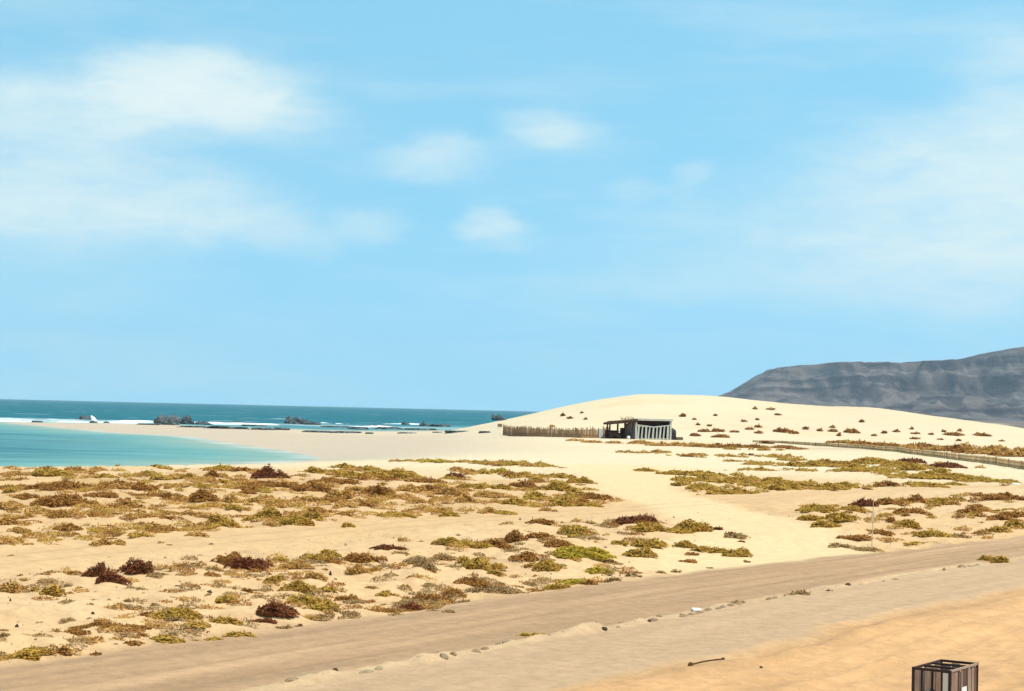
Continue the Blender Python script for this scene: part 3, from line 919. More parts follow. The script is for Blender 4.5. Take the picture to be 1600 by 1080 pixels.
# ------------------------------------------------------------------ rocks and reef beyond the spit
ROCKS = [  # photo x, y of the foot, width, height, flat, label, name
    (131, 656, 22, 6, 0.3, 'small dark sea rock with white surf breaking over it, farthest left', 'sea_rock'),
    (146, 661, 11, 3, 0.3, 'tiny black rock in the foam just right of the leftmost sea rock', 'sea_rock'),
    (57, 660, 15, 2, 0.5, 'flat black reef edge left of the leftmost sea rock', 'reef_rock'),
    (166, 661, 8, 2, 0.4, 'small black rock between the leftmost rock and the big grey rock', 'sea_rock'),
    (258, 664, 40, 12, 0.2, 'large rounded grey sea rock, left half of the big rock pair', 'sea_rock'),
    (287, 663, 32, 11, 0.25, 'dark jagged sea rock against the large grey one', 'sea_rock'),
    (316, 664, 26, 5, 0.3, 'low grey rock trailing right from the big rock pair', 'sea_rock'),
    (228, 664, 30, 2, 0.5, 'thin black reef line left of the big grey rock', 'reef_rock'),
    (345, 670, 46, 3.5, 0.5, 'flat dark reef slab right of the big rock pair', 'reef_rock'),
    (376, 671, 26, 3.0, 0.5, 'small flat reef slab beside the water edge of the spit', 'reef_rock'),
    (372, 660, 20, 2, 0.4, 'small dark rock out in the surf behind the reef slabs', 'sea_rock'),
    (410, 672, 34, 3, 0.5, 'black flat reef strip at the end of the white surf line', 'reef_rock'),
    (440, 672, 26, 3, 0.5, 'short black reef strip left of the longest reef strip', 'reef_rock'),
    (455, 662, 22, 10, 0.2, 'dark pointed sea rock in the middle of the bay mouth', 'sea_rock'),
    (470, 663, 24, 8, 0.2, 'humped dark rock joined to the pointed sea rock', 'sea_rock'),
    (488, 664, 24, 4, 0.3, 'low rock tail right of the humped sea rock', 'sea_rock'),
    (498, 676, 48, 2.6, 0.6, 'longest black reef strip along the beach, left part', 'reef_rock'),
    (538, 677, 48, 2.6, 0.6, 'longest black reef strip along the beach, right part', 'reef_rock'),
    (577, 678, 13, 2, 0.5, 'tiny black reef piece at the right end of the longest strip', 'reef_rock'),
    (563, 671, 32, 3, 0.5, 'dark reef ledge in the shallows behind the longest strip', 'reef_rock'),
    (605, 671, 44, 3, 0.5, 'wide dark reef ledge left of the dune foot', 'reef_rock'),
    (632, 664, 13, 4, 0.3, 'small dark rock standing in the right part of the surf', 'sea_rock'),
    (662, 666, 13, 5, 0.3, 'small dark rock between the surf and the dune foot', 'sea_rock'),
    (685, 667, 36, 3, 0.4, 'low dark rock shelf in the water by the dune foot', 'reef_rock'),
    (636, 678, 26, 2, 0.5, 'thin dark reef line on the beach under the surf', 'reef_rock'),
    (684, 677, 16, 2, 0.5, 'small dark stone patch on the beach left of the dune', 'reef_rock'),
    (716, 676, 40, 2.5, 0.5, 'dark stony streak on the beach at the dune foot', 'reef_rock'),
    (757, 676, 16, 2, 0.5, 'small dark stones just left of the white post frame', 'reef_rock'),
    (395, 666, 40, 2.0, 0.5, 'low dark reef edge in the foam behind the black strips', 'reef_rock'),
    (520, 668, 44, 2.0, 0.5, 'dark reef ledge between the humped rock and the beach', 'reef_rock'),
    (590, 667, 30, 2.5, 0.5, 'dark reef ledge breaking the right surf line', 'reef_rock'),
    (655, 672, 44, 2.2, 0.5, 'long low dark reef ledge nearest the dune foot', 'reef_rock'),
    (300, 668, 40, 2.0, 0.5, 'low dark reef under the big rock pair at the spit edge', 'reef_rock'),
    (776, 657, 18, 8, 0.2, 'dark rock outcrop at the left tip of the dune against the sea', 'sea_rock'),
    (787, 657, 12, 4, 0.3, 'low dark rock at the right foot of the outcrop', 'sea_rock')]
_P = ray_ground([r[0] for r in ROCKS], [r[1] for r in ROCKS])
for i, (r, p) in enumerate(zip(ROCKS, _P)):
    d = math.hypot(p[0], p[1])
    k = d / FPX
    sx, sz = r[2] * k * 0.5, r[3] * k * (1.5 if r[6] == 'reef_rock' else 1.0)
    sy = max(sx * 0.6, 0.8)
    me = rock_mesh(r[6], sx, sy, sz / max(1 - r[4] * 0.4, 0.3), i + 1, 0.55, 4, r[4] * 0.6 if r[6] == 'reef_rock' else 0.0)
    o = link_mesh(r[6], me, MAT_ROCK, None, (p[0], p[1] + sy * 0.5, max(p[2], 0.0) - 0.05))
    tag(o, r[5], 'rock', 'rocks and reef in the bay mouth')


def wave(name, pts, h, w, seed, n=240):
    """a breaking ridge of foam along photo points on the sea"""
    P = ray_ground([q[0] for q in pts], [q[1] for q in pts], 2500)
    L = np.concatenate([[0], np.cumsum(np.hypot(np.diff(P[:, 0]), np.diff(P[:, 1])))])
    s = np.linspace(0, L[-1], n)
    x, y = np.interp(s, L, P[:, 0]), np.interp(s, L, P[:, 1])
    y = y + 3.0 * fbm(s / 18.0, s * 0, 3, seed)
    prof = np.array([[-1.0, -0.12], [-0.7, 0.12], [-0.4, 0.55], [-0.15, 0.95], [0.05, 1.0], [0.3, 0.75], [0.65, 0.3], [1.0, -0.12]])
    a = h * np.clip(0.40 + 1.3 * fbm(s / 12.0, s * 0, 4, seed + 3), 0.02, 1.3) * np.clip(np.minimum(s, L[-1] - s) / (0.08 * L[-1]), 0, 1)
    ww = w * (0.7 + 0.5 * fbm(s / 9.0, s * 0, 3, seed + 5))
    X = np.repeat(x[:, None], len(prof), 1)
    Y = y[:, None] + ww[:, None] * prof[None, :, 0]
    Z = a[:, None] * prof[None, :, 1]
    Z = Z + 0.16 * h * fbm(X / 1.3, Y / 0.9, 3, seed + 9) * (a[:, None] / h) - 0.06
    me = mesh_np(name, np.stack([X, Y, Z], -1).reshape(-1, 3), grid_faces(n, len(prof))[:, ::-1], True)
    return tag(link_mesh(name, me, MAT_FOAM), kind='structure')


wave('breaking_wave', [(-220, 656), (0, 659), (120, 660), (235, 662)], 0.7, 9.0, 301)
wave('breaking_wave', [(-180, 652), (20, 654), (120, 656)], 0.5, 6.0, 302)
wave('breaking_wave', [(320, 662), (370, 663), (452, 665)], 0.65, 5.0, 303)
wave('breaking_wave', [(530, 666), (566, 667), (640, 668)], 0.5, 4.0, 304)
wave('breaking_wave', [(585, 662), (630, 663), (660, 664)], 0.55, 4.0, 305)
wave('breaking_wave', [(160, 658), (240, 660)], 0.6, 4.0, 306)
wave('breaking_wave', [(500, 661), (545, 663)], 0.5, 4.0, 307)
# spray over the leftmost rock
_p = ray_ground([143], [659])[0]
_k = math.hypot(_p[0], _p[1]) / FPX
me = rock_mesh('sea_spray', 3.6 * _k, 1.2, 9.0 * _k, 77, 0.6, 3, 0)
for v in me.vertices:
    v.co.x += -v.co.z * 0.7
tag(link_mesh('sea_spray', me, MAT_FOAM, None, (_p[0] + 0.7, _p[1] + 0.5, 0.0)), 'white spray bursting beside the leftmost sea rock', 'spray')

# ------------------------------------------------------------------ beach bar: grey shed and dark shade roof
_p = ray_ground([992], [686.0])[0]
HX, HY = float(_p[0]), float(_p[1])
HD = math.hypot(HX, HY)
K = HD / FPX                                   # metres per photo pixel there
HZ = gz(HX, HY)
PHI = R(20)
shed = empty('beach_shed', (HX, HY, HZ - 0.05), PHI)
tag(shed, 'grey lean-to beach shed with a row of pale slats across its dark open front', 'shed')
SW = 58 * K / math.cos(PHI)                    # front width
FH, BH, SDp = 34 * K, 20 * K, 3.2
wall = MB()
t_ = 0.10
wall.hexa([(0, 0, 0), (t_, 0, 0), (t_, SDp, 0), (0, SDp, 0), (0, 0, FH - 0.25), (t_, 0, FH - 0.25), (t_, SDp, BH), (0, SDp, BH)])
wall.build('side_wall', MAT_GREY, shed)
wall = MB()
wall.hexa([(SW - t_, 0.02, 0), (SW, 0.02, 0), (SW, SDp, 0), (SW - t_, SDp, 0), (SW - t_, 0.02, FH - 0.25), (SW, 0.02, FH - 0.25), (SW, SDp, BH), (SW - t_, SDp, BH)])
wall.build('side_wall', MAT_DWOOD, shed)  # this wall and the back wall coloured dark for inside shade
MB().box(t_, SW - t_, SDp - t_, SDp - 0.01, 0, BH - 0.02).build('back_wall', MAT_DWOOD, shed)
rf = MB().hexa([(-0.15, -0.12, FH - 0.24), (SW + 0.15, -0.12, FH - 0.24), (SW + 0.15, SDp + 0.2, BH + 0.01), (-0.15, SDp + 0.2, BH + 0.01),
                (-0.15, -0.12, FH - 0.15), (SW + 0.15, -0.12, FH - 0.15), (SW + 0.15, SDp + 0.2, BH + 0.1), (-0.15, SDp + 0.2, BH + 0.1)]).build('roof', MAT_DWOOD, shed)  # roof coloured dark so its underside looks shaded
MB().box(-0.16, SW + 0.16, -0.24, -0.123, FH - 0.36, FH - 0.10).build('fascia', MAT_LGREY, rf)
for x0 in (-0.02, SW - 0.24):
    MB().box(x0, x0 + 0.26, -0.12, 0.03, 0, FH - 0.36).build('corner_post', MAT_LGREY, shed)
# dipping top rail in two halves and the upright slats below it
zr = FH * 0.70
dip = 0.26
xa, xm, xb = 0.25, SW * 0.5, SW - 0.25
for a, b_, za, zb in ((xa, xm, zr, zr - dip), (xm, xb, zr - dip, zr)):
    MB().hexa([(a, -0.10, za - 0.14), (b_, -0.10, zb - 0.14), (b_, -0.02, zb - 0.14), (a, -0.02, za - 0.14), (a, -0.10, za), (b_, -0.10, zb), (b_, -0.02, zb), (a, -0.02, za)]).build('top_rail', MAT_LGREY, shed)
MB().box(xa, xb, -0.09, -0.02, 0.10, 0.22).build('bottom_rail', MAT_LGREY, shed)
ns = 9
for i in range(ns):
    x = xa + (xb - xa) * (i + 0.5) / ns
    zt = zr - dip * (1 - abs(x - xm) / (xm - xa)) - 0.14
    lean = -0.16 + 0.05 * (i % 3) - 0.03 * (i % 2)
    wd = 0.115 if i % 2 else 0.15
    MB().hexa([(x + lean - wd, -0.145, 0.02), (x + lean + wd, -0.145, 0.02), (x + lean + wd, -0.105, 0.02), (x + lean - wd, -0.105, 0.02),
               (x - wd * 0.8, -0.145, zt + 0.08), (x + wd * 0.8, -0.145, zt + 0.08), (x + wd * 0.8, -0.105, zt + 0.08), (x - wd * 0.8, -0.105, zt + 0.08)]).build('slat', MAT_LGREY, shed)
# counter inside the shed
MB().box(0.5, SW - 0.5, 1.2, 1.9, 0, 0.95).build('counter', MAT_DWOOD, shed)

perg = empty('shade_roof', (HX, HY, HZ - 0.05), R(6))
tag(perg, 'dark brown open shade roof on posts adjoining the grey shed on its left', 'pergola')
PW = 44 * K
zt = 27 * K
for (x, y, h) in ((-PW + 0.35, -0.1, zt - 0.15), (-PW * 0.62, -0.05, zt), (-PW * 0.33, -0.05, zt + 0.08), (-PW + 0.5, 3.0, zt - 0.35), (-PW * 0.5, 3.0, zt - 0.25), (-0.9, 3.0, zt - 0.2), (-0.35, -0.3, zt + 0.1)):
    MB().box(x - 0.09, x + 0.09, y - 0.09, y + 0.09, 0, h).build('post', MAT_DWOOD, perg)
roofp = MB().hexa([(-PW, -0.7, zt - 0.30), (0.25, -0.7, zt + 0.12), (0.25, 3.4, zt - 0.05), (-PW, 3.4, zt - 0.45),
                   (-PW, -0.7, zt - 0.02), (0.25, -0.7, zt + 0.36), (0.25, 3.4, zt + 0.18), (-PW, 3.4, zt - 0.2)]).build('roof', MAT_DWOOD, perg)
MB().hexa([(-PW - 0.12, -0.82, zt - 0.42), (0.2, -0.82, zt + 0.02), (0.2, -0.705, zt + 0.02), (-PW - 0.12, -0.705, zt - 0.42),
           (-PW - 0.12, -0.82, zt + 0.06), (0.2, -0.82, zt + 0.44), (0.2, -0.705, zt + 0.44), (-PW - 0.12, -0.705, zt + 0.06)]).build('fascia', MAT_DWOOD, roofp)
_r = random.Random(5)
tw = MB()
for i in range(26):
    x = _r.uniform(-1.9, -0.1)
    a = (x, _r.uniform(-0.6, 2), zt + 0.3)
    tw.bar(a, (x + _r.uniform(-0.5, 0.3), a[1] + _r.uniform(-.3, .3), zt + 0.3 + _r.uniform(0.15, 0.55)), 0.035, 0.012, 4)
tw.build('thatch_twigs', MAT_POST, roofp)
for i in range(8):           # rafter poles with uneven ends
    x = -PW + 0.15 + i * (PW / 7.4)
    zz = zt - 0.05 + 0.40 * i / 8
    MB().bar((x + _r.uniform(-.05, .05), -0.95 - _r.uniform(0, 0.35), zz + _r.uniform(-.04, .05)), (x + _r.uniform(-.08, .08), 3.5, zz - 0.12), 0.055, 0.045, 6).build('rafter', MAT_POST, roofp)
MB().box(-PW + 0.2, -PW * 0.45, 3.05, 3.15, 0, 1.15).build('back_panel', MAT_DWOOD, perg)
MB().box(-PW * 0.40, -0.6, 3.05, 3.15, 0, 1.5).build('back_panel', MAT_DWOOD, perg)


def furniture(name, label, cat, lx, ly, parts, mat):
    """a small thing under the shade roof, made from boxes in its own frame"""
    c, s_ = math.cos(R(6)), math.sin(R(6))
    x, y = HX + lx * c - ly * s_, HY + lx * s_ + ly * c
    e = empty(name, (x, y, gz(x, y) - 0.03), R(6))
    tag(e, label, cat)
    for nm, q in parts:
        MB().box(*q).build(nm, mat, e)
    return e


def table_parts(w, d, h):
    P = [('table_top', (-w, w, -d, d, h - 0.07, h))]
    for sx in (-1, 1):
        for sy in (-1, 1):
            P.append(('leg', (sx * w * 0.85 - 0.05, sx * w * 0.85 + 0.05, sy * d * 0.8 - 0.05, sy * d * 0.8 + 0.05, 0, h - 0.07)))
    return P


furniture('table', 'dark wooden table in the left half under the shade roof', 'table', -PW * 0.78, 1.1, table_parts(0.55, 0.45, 0.85), MAT_DWOOD)
furniture('table', 'dark wooden table in the middle under the shade roof', 'table', -PW * 0.48, 1.3, table_parts(0.6, 0.45, 1.0), MAT_DWOOD)
furniture('bench', 'low dark bench at the front edge under the shade roof', 'bench', -PW * 0.72, -0.35,
          [('seat', (-0.7, 0.7, -0.2, 0.2, 0.40, 0.48)), ('leg', (-0.62, -0.5, -0.17, 0.17, 0, 0.40)), ('leg', (0.5, 0.62, -0.17, 0.17, 0, 0.40)), ('backrest', (-0.7, 0.7, 0.2, 0.26, 0.48, 0.85))], MAT_DWOOD)
for (lx, ly, sc, lab) in ((-PW * 0.27, -0.9, 0.24, 'round white pot standing between the shade roof and the shed'),):
    c, s_ = math.cos(R(6)), math.sin(R(6))
    x, y = HX + lx * c - ly * s_, HY + lx * s_ + ly * c
    bm = bmesh.new()
    prof = [(0.55, 0), (0.85, 0.35), (1.0, 0.9), (0.9, 1.45), (0.6, 1.8), (0.7, 2.0), (0.55, 2.0), (0.45, 1.7)]
    rings = [[bm.verts.new((q[0] * sc * math.cos(2 * math.pi * k / 14), q[0] * sc * math.sin(2 * math.pi * k / 14), q[1] * sc)) for k in range(14)] for q in prof]
    for a, b_ in zip(rings[:-1], rings[1:]):
        for k in range(14):
            bm.faces.new((a[k], a[(k + 1) % 14], b_[(k + 1) % 14], b_[k]))
    bm.faces.new(list(reversed(rings[0])))
    me = bpy.data.meshes.new('pot')
    bm.to_mesh(me)
    bm.free()
    tag(link_mesh('pot', me, MAT_WHITE, None, (x, y, gz(x, y) - 0.03)), lab, 'pot')

# black water tank and low box behind the shed's right corner
def shed_pt(lx, ly):
    return HX + lx * math.cos(PHI) - ly * math.sin(PHI), HY + lx * math.sin(PHI) + ly * math.cos(PHI)


x, y = shed_pt(SW + 0.62, 1.0)
bm = bmesh.new()
prof = [(0.56, 0), (0.58, 0.1), (0.56, 0.5), (0.58, 0.55), (0.56, 0.6), (0.56, 1.0), (0.58, 1.05), (0.55, 1.1), (0.50, 1.32), (0.30, 1.50), (0.18, 1.53), (0.18, 1.60), (0.02, 1.61)]
rings = [[bm.verts.new((q[0] * math.cos(2 * math.pi * k / 20), q[0] * math.sin(2 * math.pi * k / 20), q[1])) for k in range(20)] for q in prof]
for a, b_ in zip(rings[:-1], rings[1:]):
    for k in range(20):
        bm.faces.new((a[k], a[(k + 1) % 20], b_[(k + 1) % 20], b_[k]))
me = bpy.data.meshes.new('water_tank')
bm.to_mesh(me)
bm.free()
tag(link_mesh('water_tank', me, MAT_BLACK, None, (x, y, gz(x, y) - 0.04)), 'black round water tank against the right side of the grey shed', 'tank')
x, y = shed_pt(SW + 1.45, 0.4)
cr = empty('low_crate', (x, y, gz(x, y) - 0.04), 0.3)
tag(cr, 'low dark crate on the sand right of the black tank', 'crate')
for j, (a, b_) in enumerate(((0.0, 0.13), (0.15, 0.28), (0.30, 0.42))):
    for q in ((-0.4, 0.4, -0.28, -0.25), (-0.4, 0.4, 0.25, 0.28), (-0.43, -0.40, -0.28, 0.28), (0.40, 0.43, -0.28, 0.28)):
        MB().box(*q, a, b_).build('slat', MAT_DWOOD, cr)

# small stones in front of the bar
_r = random.Random(8)
for i, (px, py, w, lab) in enumerate(((986, 684.5, 4, 'small dark stone in front of the gap between shade roof and shed'), (1000, 686.5, 4, 'small brown stone at the left foot of the shed front'),
                                      (943, 684.5, 8, 'pale boulder before the left post of the shade roof'), (962, 683, 10, 'pale flat boulder before the shade roof bench'))):
    p = ray_ground([px], [py])[0]
    me = rock_mesh('stone', w * K * 0.5, w * K * 0.4, w * K * 0.4, 50 + i, 0.3, 2)
    tag(link_mesh('stone', me, MAT_DARKSTONE if i < 2 else MAT_KERB, None, (p[0], p[1], gz(p[0], p[1]))), lab, 'stone')


# ------------------------------------------------------------------ reed fences
def reed_panel(w, h0, h1, rnd, thick=0.05, step=0.045, rag=0.25):
    """one panel of upright reeds standing side by side"""
    m = MB()
    n = max(int(w / step), 3)
    for i in range(n):
        x = (i + 0.5) * w / n
        h = (h0 + (h1 - h0) * i / n) * (1 + rnd.uniform(-rag, rag * 0.35))
        y = rnd.uniform(-0.03, 0.03)
        a = step * rnd.uniform(0.42, 0.62)
        lx = rnd.uniform(-0.05, 0.05)
        m.hexa([(x - a, y - thick * .4, -0.12), (x + a, y - thick * .4, -0.12), (x + a, y + thick * .4, -0.12), (x - a, y + thick * .4, -0.12),
                (x - a * .7 + lx, y - thick * .3, h), (x + a * .7 + lx, y - thick * .3, h), (x + a * .7 + lx, y + thick * .3, h), (x - a * .7 + lx, y + thick * .3, h)])
    return m


def fence(name, label, pts, mat, rag, step, seed, tilt=0.0):
    """pts: photo x, y of the foot, height px at each panel joint"""
    P = ray_ground([q[0] for q in pts], [q[1] for q in pts])
    rnd = random.Random(seed)
    root = empty(name, (P[0][0], P[0][1], gz(P[0][0], P[0][1])))
    tag(root, label, 'fence')
    o = np.array(root.location)
    for i in range(len(pts) - 1):
        a, b_ = P[i], P[i + 1]
        za, zb = gz(a[0], a[1]), gz(b_[0], b_[1])
        ka, kb = math.hypot(a[0], a[1]) / FPX, math.hypot(b_[0], b_[1]) / FPX
        w = math.hypot(b_[0] - a[0], b_[1] - a[1])
        ang = math.atan2(b_[1] - a[1], b_[0] - a[0])
        m = reed_panel(w - 0.06, pts[i][2] * ka, pts[i + 1][2] * kb, rnd, step=step, rag=rag)
        # follow the slope of the ground
        m.v = [(x, y, z + (zb - za) * x / w) for (x, y, z) in m.v]
        pa = m.build('reed_panel', mat, root, (a[0] - o[0], a[1] - o[1], za - o[2]), ang)
        for fz in (0.3, 0.75):
            rail = MB()
            rail.bar((0, -0.07, fz * pts[i][2] * ka), (w - 0.06, -0.07, fz * pts[i + 1][2] * kb + zb - za), 0.025, 0.025, 5)
            rail.build('rail', MAT_POST, pa)
        MB().bar((a[0] - o[0], a[1] - o[1] - 0.05, za - o[2] - 0.2), (a[0] - o[0] + rnd.uniform(-.04, .04), a[1] - o[1] - 0.05, za - o[2] + pts[i][2] * ka * 1.06), 0.055, 0.045, 6).build('post', MAT_POST, root)
    a = P[-1]
    za = gz(a[0], a[1])
    ka = math.hypot(a[0], a[1]) / FPX
    MB().bar((a[0] - o[0], a[1] - o[1] - 0.05, za - o[2] - 0.2), (a[0] - o[0], a[1] - o[1] - 0.05, za - o[2] + pts[-1][2] * ka * 1.06), 0.055, 0.045, 6).build('post', MAT_POST, root)
    return root


fence('reed_fence', 'tall ragged brown reed fence on the sand left of the shade roof',
      [(786, 679, 15.5), (803, 681, 15), (822, 682.5, 16), (843, 683, 14.5), (866, 683.5, 15), (888, 684, 14), (908, 684.5, 16), (926, 684.5, 17), (935, 684.5, 14)], MAT_REED, 0.24, 0.09, 21)
fence('reed_fence', 'short dark reed screen beside the left post of the shade roof', [(942, 684, 17), (951, 684, 16)], MAT_REED, 0.14, 0.08, 23)
fp = []
NP_ = 25
for i in range(NP_):
    t = i / (NP_ - 1)
    px = 1176 + 440 * t ** 1.08
    py = 691.5 + 6 * t + 38 * t ** 1.75
    fp.append((px, py, 3.2 + 9.5 * t ** 1.15))
fence('dune_fence', 'long low pale reed fence running in from the right edge below the dune', fp, MAT_REED2, 0.10, 0.07, 22)

# white board doorway in the reed fence, and the pale post frame at its left end
p = ray_ground([939], [684])[0]
z0 = gz(p[0], p[1])
dr = empty('fence_door', (p[0], p[1], z0 - 0.03))
tag(dr, 'narrow white door standing in the gap of the reed fence', 'door')
MB().box(-0.28, 0.28, -0.03, 0.03, 0, 1.25).build('door_panel', MAT_WHITE, dr)
for sx in (-0.36, 0.30):
    MB().box(sx, sx + 0.07, -0.05, 0.05, 0, 1.38).build('post', MAT_POST, dr)
p = ray_ground([771.5], [682])[0]
z0 = gz(p[0], p[1])
kf = math.hypot(p[0], p[1]) / FPX
fr = empty('post_frame', (p[0], p[1], z0 - 0.05))
tag(fr, 'pale wooden post frame with a small board left of the reed fence', 'frame')
for x in (0.0, 0.85):
    MB().box(x - 0.05, x + 0.05, -0.05, 0.05, 0, 24 * kf - 0.5 * (x > 0)).build('post', MAT_WHITE, fr)
for z in (0.55, 1.2):
    MB().box(0.052, 0.798, -0.03, 0.03, z, z + 0.08).build('rail', MAT_WHITE, fr)
MB().box(0.5, 1.15, -0.10, -0.055, 16 * kf, 21 * kf).build('board', MAT_POST, fr)


# ------------------------------------------------------------------ shrubs
def leaf_material(name, c_hi, c_lo, c_dry):
    m, nt, out = new_mat(name)
    N = NT(nt)
    v = N.attr('var').outputs['Fac']
    rnd = N.n('ShaderNodeObjectInfo').outputs['Random']
    col = N.mix(v, (*c_lo, 1), (*c_hi, 1))
    t = N.n('ShaderNodeTexCoord')
    nz_ = N.noise(t.outputs['Object'], 3.5, 3, 0.6)
    f = N.math('MULTIPLY_ADD', rnd, 0.35, N.rng(nz_, 0.45, 0.75, -0.12, 0.55), clamp=True)
    col = N.mix(f, col, (*c_dry, 1))
    b = N.bsdf(col, 0.8, 0.12)
    tr = N.n('ShaderNodeBsdfTranslucent')
    N.link(col, tr.inputs[0])
    mx = N.n('ShaderNodeMixShader')
    mx.inputs[0].default_value = 0.35
    N.link(b.outputs[0], mx.inputs[1])
    N.link(tr.outputs[0], mx.inputs[2])
    N.link(mx.outputs[0], out.inputs[0])
    return m


LEAF = {'o': leaf_material('olive_leaves', (0.57, 0.355, 0.068), (0.43, 0.26, 0.047), (0.55, 0.30, 0.062)),
        'y': leaf_material('yellow_green_leaves', (0.60, 0.45, 0.055), (0.44, 0.31, 0.036), (0.54, 0.37, 0.055)),
        'b': leaf_material('brown_leaves', (0.46, 0.220, 0.054), (0.33, 0.145, 0.033), (0.43, 0.185, 0.045)),
        't': leaf_material('tan_dry_leaves', (0.64, 0.370, 0.108), (0.50, 0.275, 0.072), (0.57, 0.32, 0.105)),
        'r': leaf_material('red_brown_leaves', (0.29, 0.092, 0.036), (0.165, 0.048, 0.018), (0.28, 0.105, 0.034)),
        'g': leaf_material('grey_leaves', (0.48, 0.31, 0.140), (0.33, 0.20, 0.082), (0.45, 0.265, 0.105))}


def bush_arrays(w, d, h, n, leaf, rg, spiky=0.1, skew=0.0, core=True):
    """leaf quads of one low cushion shrub; origin at its foot"""
    ph = rg.uniform(0, 6.28, 4)
    am = rg.uniform(0.05, 0.20, 4)
    so = rg.uniform(0, 100, 2)

    def outline(th):
        return 1 + sum(a * np.cos((k + 2) * th + p) for k, (a, p) in enumerate(zip(am, ph)))

    def top(rho, X, Y):
        cl = 0.72 + 0.50 * fbm(X / (w * 0.22) + so[0], Y / (w * 0.22) + so[1], 3, 7)
        return h * np.power(np.clip(1 - rho ** 2.2, 0, 1), 0.62) * np.clip(cl, 0.25, 1.35)
    th = rg.uniform(0, 2 * np.pi, n)
    rho = np.sqrt(rg.uniform(0, 1, n))
    r = rho * outline(th)
    X, Y = r * np.cos(th) * w / 2, r * np.sin(th) * d / 2
    zt_ = top(rho, X, Y)
    u = rg.uniform(0, 1, n)
    Z = zt_ * (1 - 0.55 * u ** 2) + 0.3 * leaf
    spk = rg.uniform(0, 1, n) < spiky
    Z = np.where(spk, zt_ * rg.uniform(0.95, 1.18, n) + 0.5 * leaf, Z)
    X = X + skew * Z
    C = np.stack([X, Y, Z], -1)
    # leaf direction: outward and up
    al_ = th + rg.normal(0, 1.1, n)
    nd = np.stack([np.cos(al_), np.sin(al_), rg.normal(0.15, 0.35, n)], -1)
    upv = np.stack([np.cos(th) * rho * 0.6, np.sin(th) * rho * 0.6, np.full(n, 1.0)], -1) + rg.normal(0, 0.38, (n, 3))
    nd[spk] = np.stack([rg.normal(0, 0.25, spk.sum()), rg.normal(0, 0.25, spk.sum()), np.ones(spk.sum())], -1)
    nd /= np.linalg.norm(nd, axis=1)[:, None]
    sd_ = np.cross(nd, upv)
    sd_ /= np.linalg.norm(sd_, axis=1)[:, None] + 1e-9
    L = leaf * rg.uniform(0.7, 1.5, n)[:, None]
    B = L * np.where(spk, 0.28, 0.55)[:, None]
    V = np.stack([C - nd * L * 0.6, C + sd_ * B, C + nd * L * 0.9, C - sd_ * B], 1).reshape(-1, 3)
    F = np.arange(n * 4).reshape(n, 4)
    var = rg.uniform(0, 1, n)
    if not core:
        return V, F, var
    # inner cushion that keeps the crown dense
    nr, na = 6, 16
    tt = np.linspace(0, 2 * np.pi, na, endpoint=False)
    rr = np.linspace(0, 0.93, nr)
    RH, TH = np.meshgrid(rr, tt, indexing='ij')
    ro = RH * outline(TH)
    cX, cY = ro * np.cos(TH) * w / 2, ro * np.sin(TH) * d / 2
    cX, cY = cX * 0.86, cY * 0.86
    cZ = top(RH, cX, cY) * 0.70 - 0.06 * (RH > 0.9)
    cX = cX + skew * cZ
    CV = np.stack([cX, cY, cZ], -1).reshape(-1, 3)
    i = np.arange(nr - 1)[:, None] * na + np.arange(na)[None, :]
    j = np.arange(nr - 1)[:, None] * na + (np.arange(na)[None, :] + 1) % na
    CF = np.stack([i, i + na, j + na, j], -1).reshape(-1, 4) + len(V)
    return np.concatenate([V, CV]), np.concatenate([F, CF]), np.concatenate([var, np.full(len(CF), 0.1)])  # core fixed near the dark leaf tone, painting inner shade


ORD = ['first', 'second', 'third', 'fourth', 'fifth', 'sixth', 'seventh', 'eighth', 'ninth', 'tenth', 'eleventh', 'twelfth', 'thirteenth',
       'fourteenth', 'fifteenth', 'sixteenth', 'seventeenth', 'eighteenth', 'nineteenth', 'twentieth']
ORD += ['twenty-' + q for q in ORD[:9]] + ['thirtieth'] + ['thirty-' + q for q in ORD[:9]]
CNAME = {'o': 'olive green', 'y': 'yellow green', 'b': 'brown', 't': 'dry tan', 'r': 'dark red-brown', 'g': 'grey'}
PLACE = {'lagoon': ('front row, belt before the lagoon', 'middle row, belt before the lagoon', 'back row, belt before the lagoon'),
         'bank': ('roadside row of the left bank', 'middle row of the left bank', 'trackside row of the left bank'),
         'stake': ('roadside row, bank with the stake', 'middle row, bank with the stake', 'back row, bank with the stake'),
         'flat': ('near row, sand flat below the low fence', 'middle row, sand flat below the low fence', 'far row, sand flat below the low fence'),
         'dune': ('lower face of the big dune', 'middle face of the big dune', 'upper face of the big dune'),
         'hut': ('strip of scrub in front of the beach shed',) * 3,
         'fence': ('scrub behind the low reed fence',) * 3,
         'kerb': ('broken kerb in the road',) * 3}
GROUP = {'lagoon': 'shrubs of the belt before the lagoon', 'bank': 'shrubs on the bank between track and road', 'stake': 'shrubs on the bank with the stake',
         'flat': 'shrubs on the sand flat below the reed fence', 'dune': 'tufts on the dune face', 'hut': 'scrub in front of the beach shed',
         'fence': 'scrub behind the low reed fence', 'kerb': 'shrubs along the broken kerb'}

order = sorted(range(len(SHRUBS)), key=lambda i: -(SHRUBS[i][3] * (SHRUBS[i][4] + 4)))
single = set(order[:300])
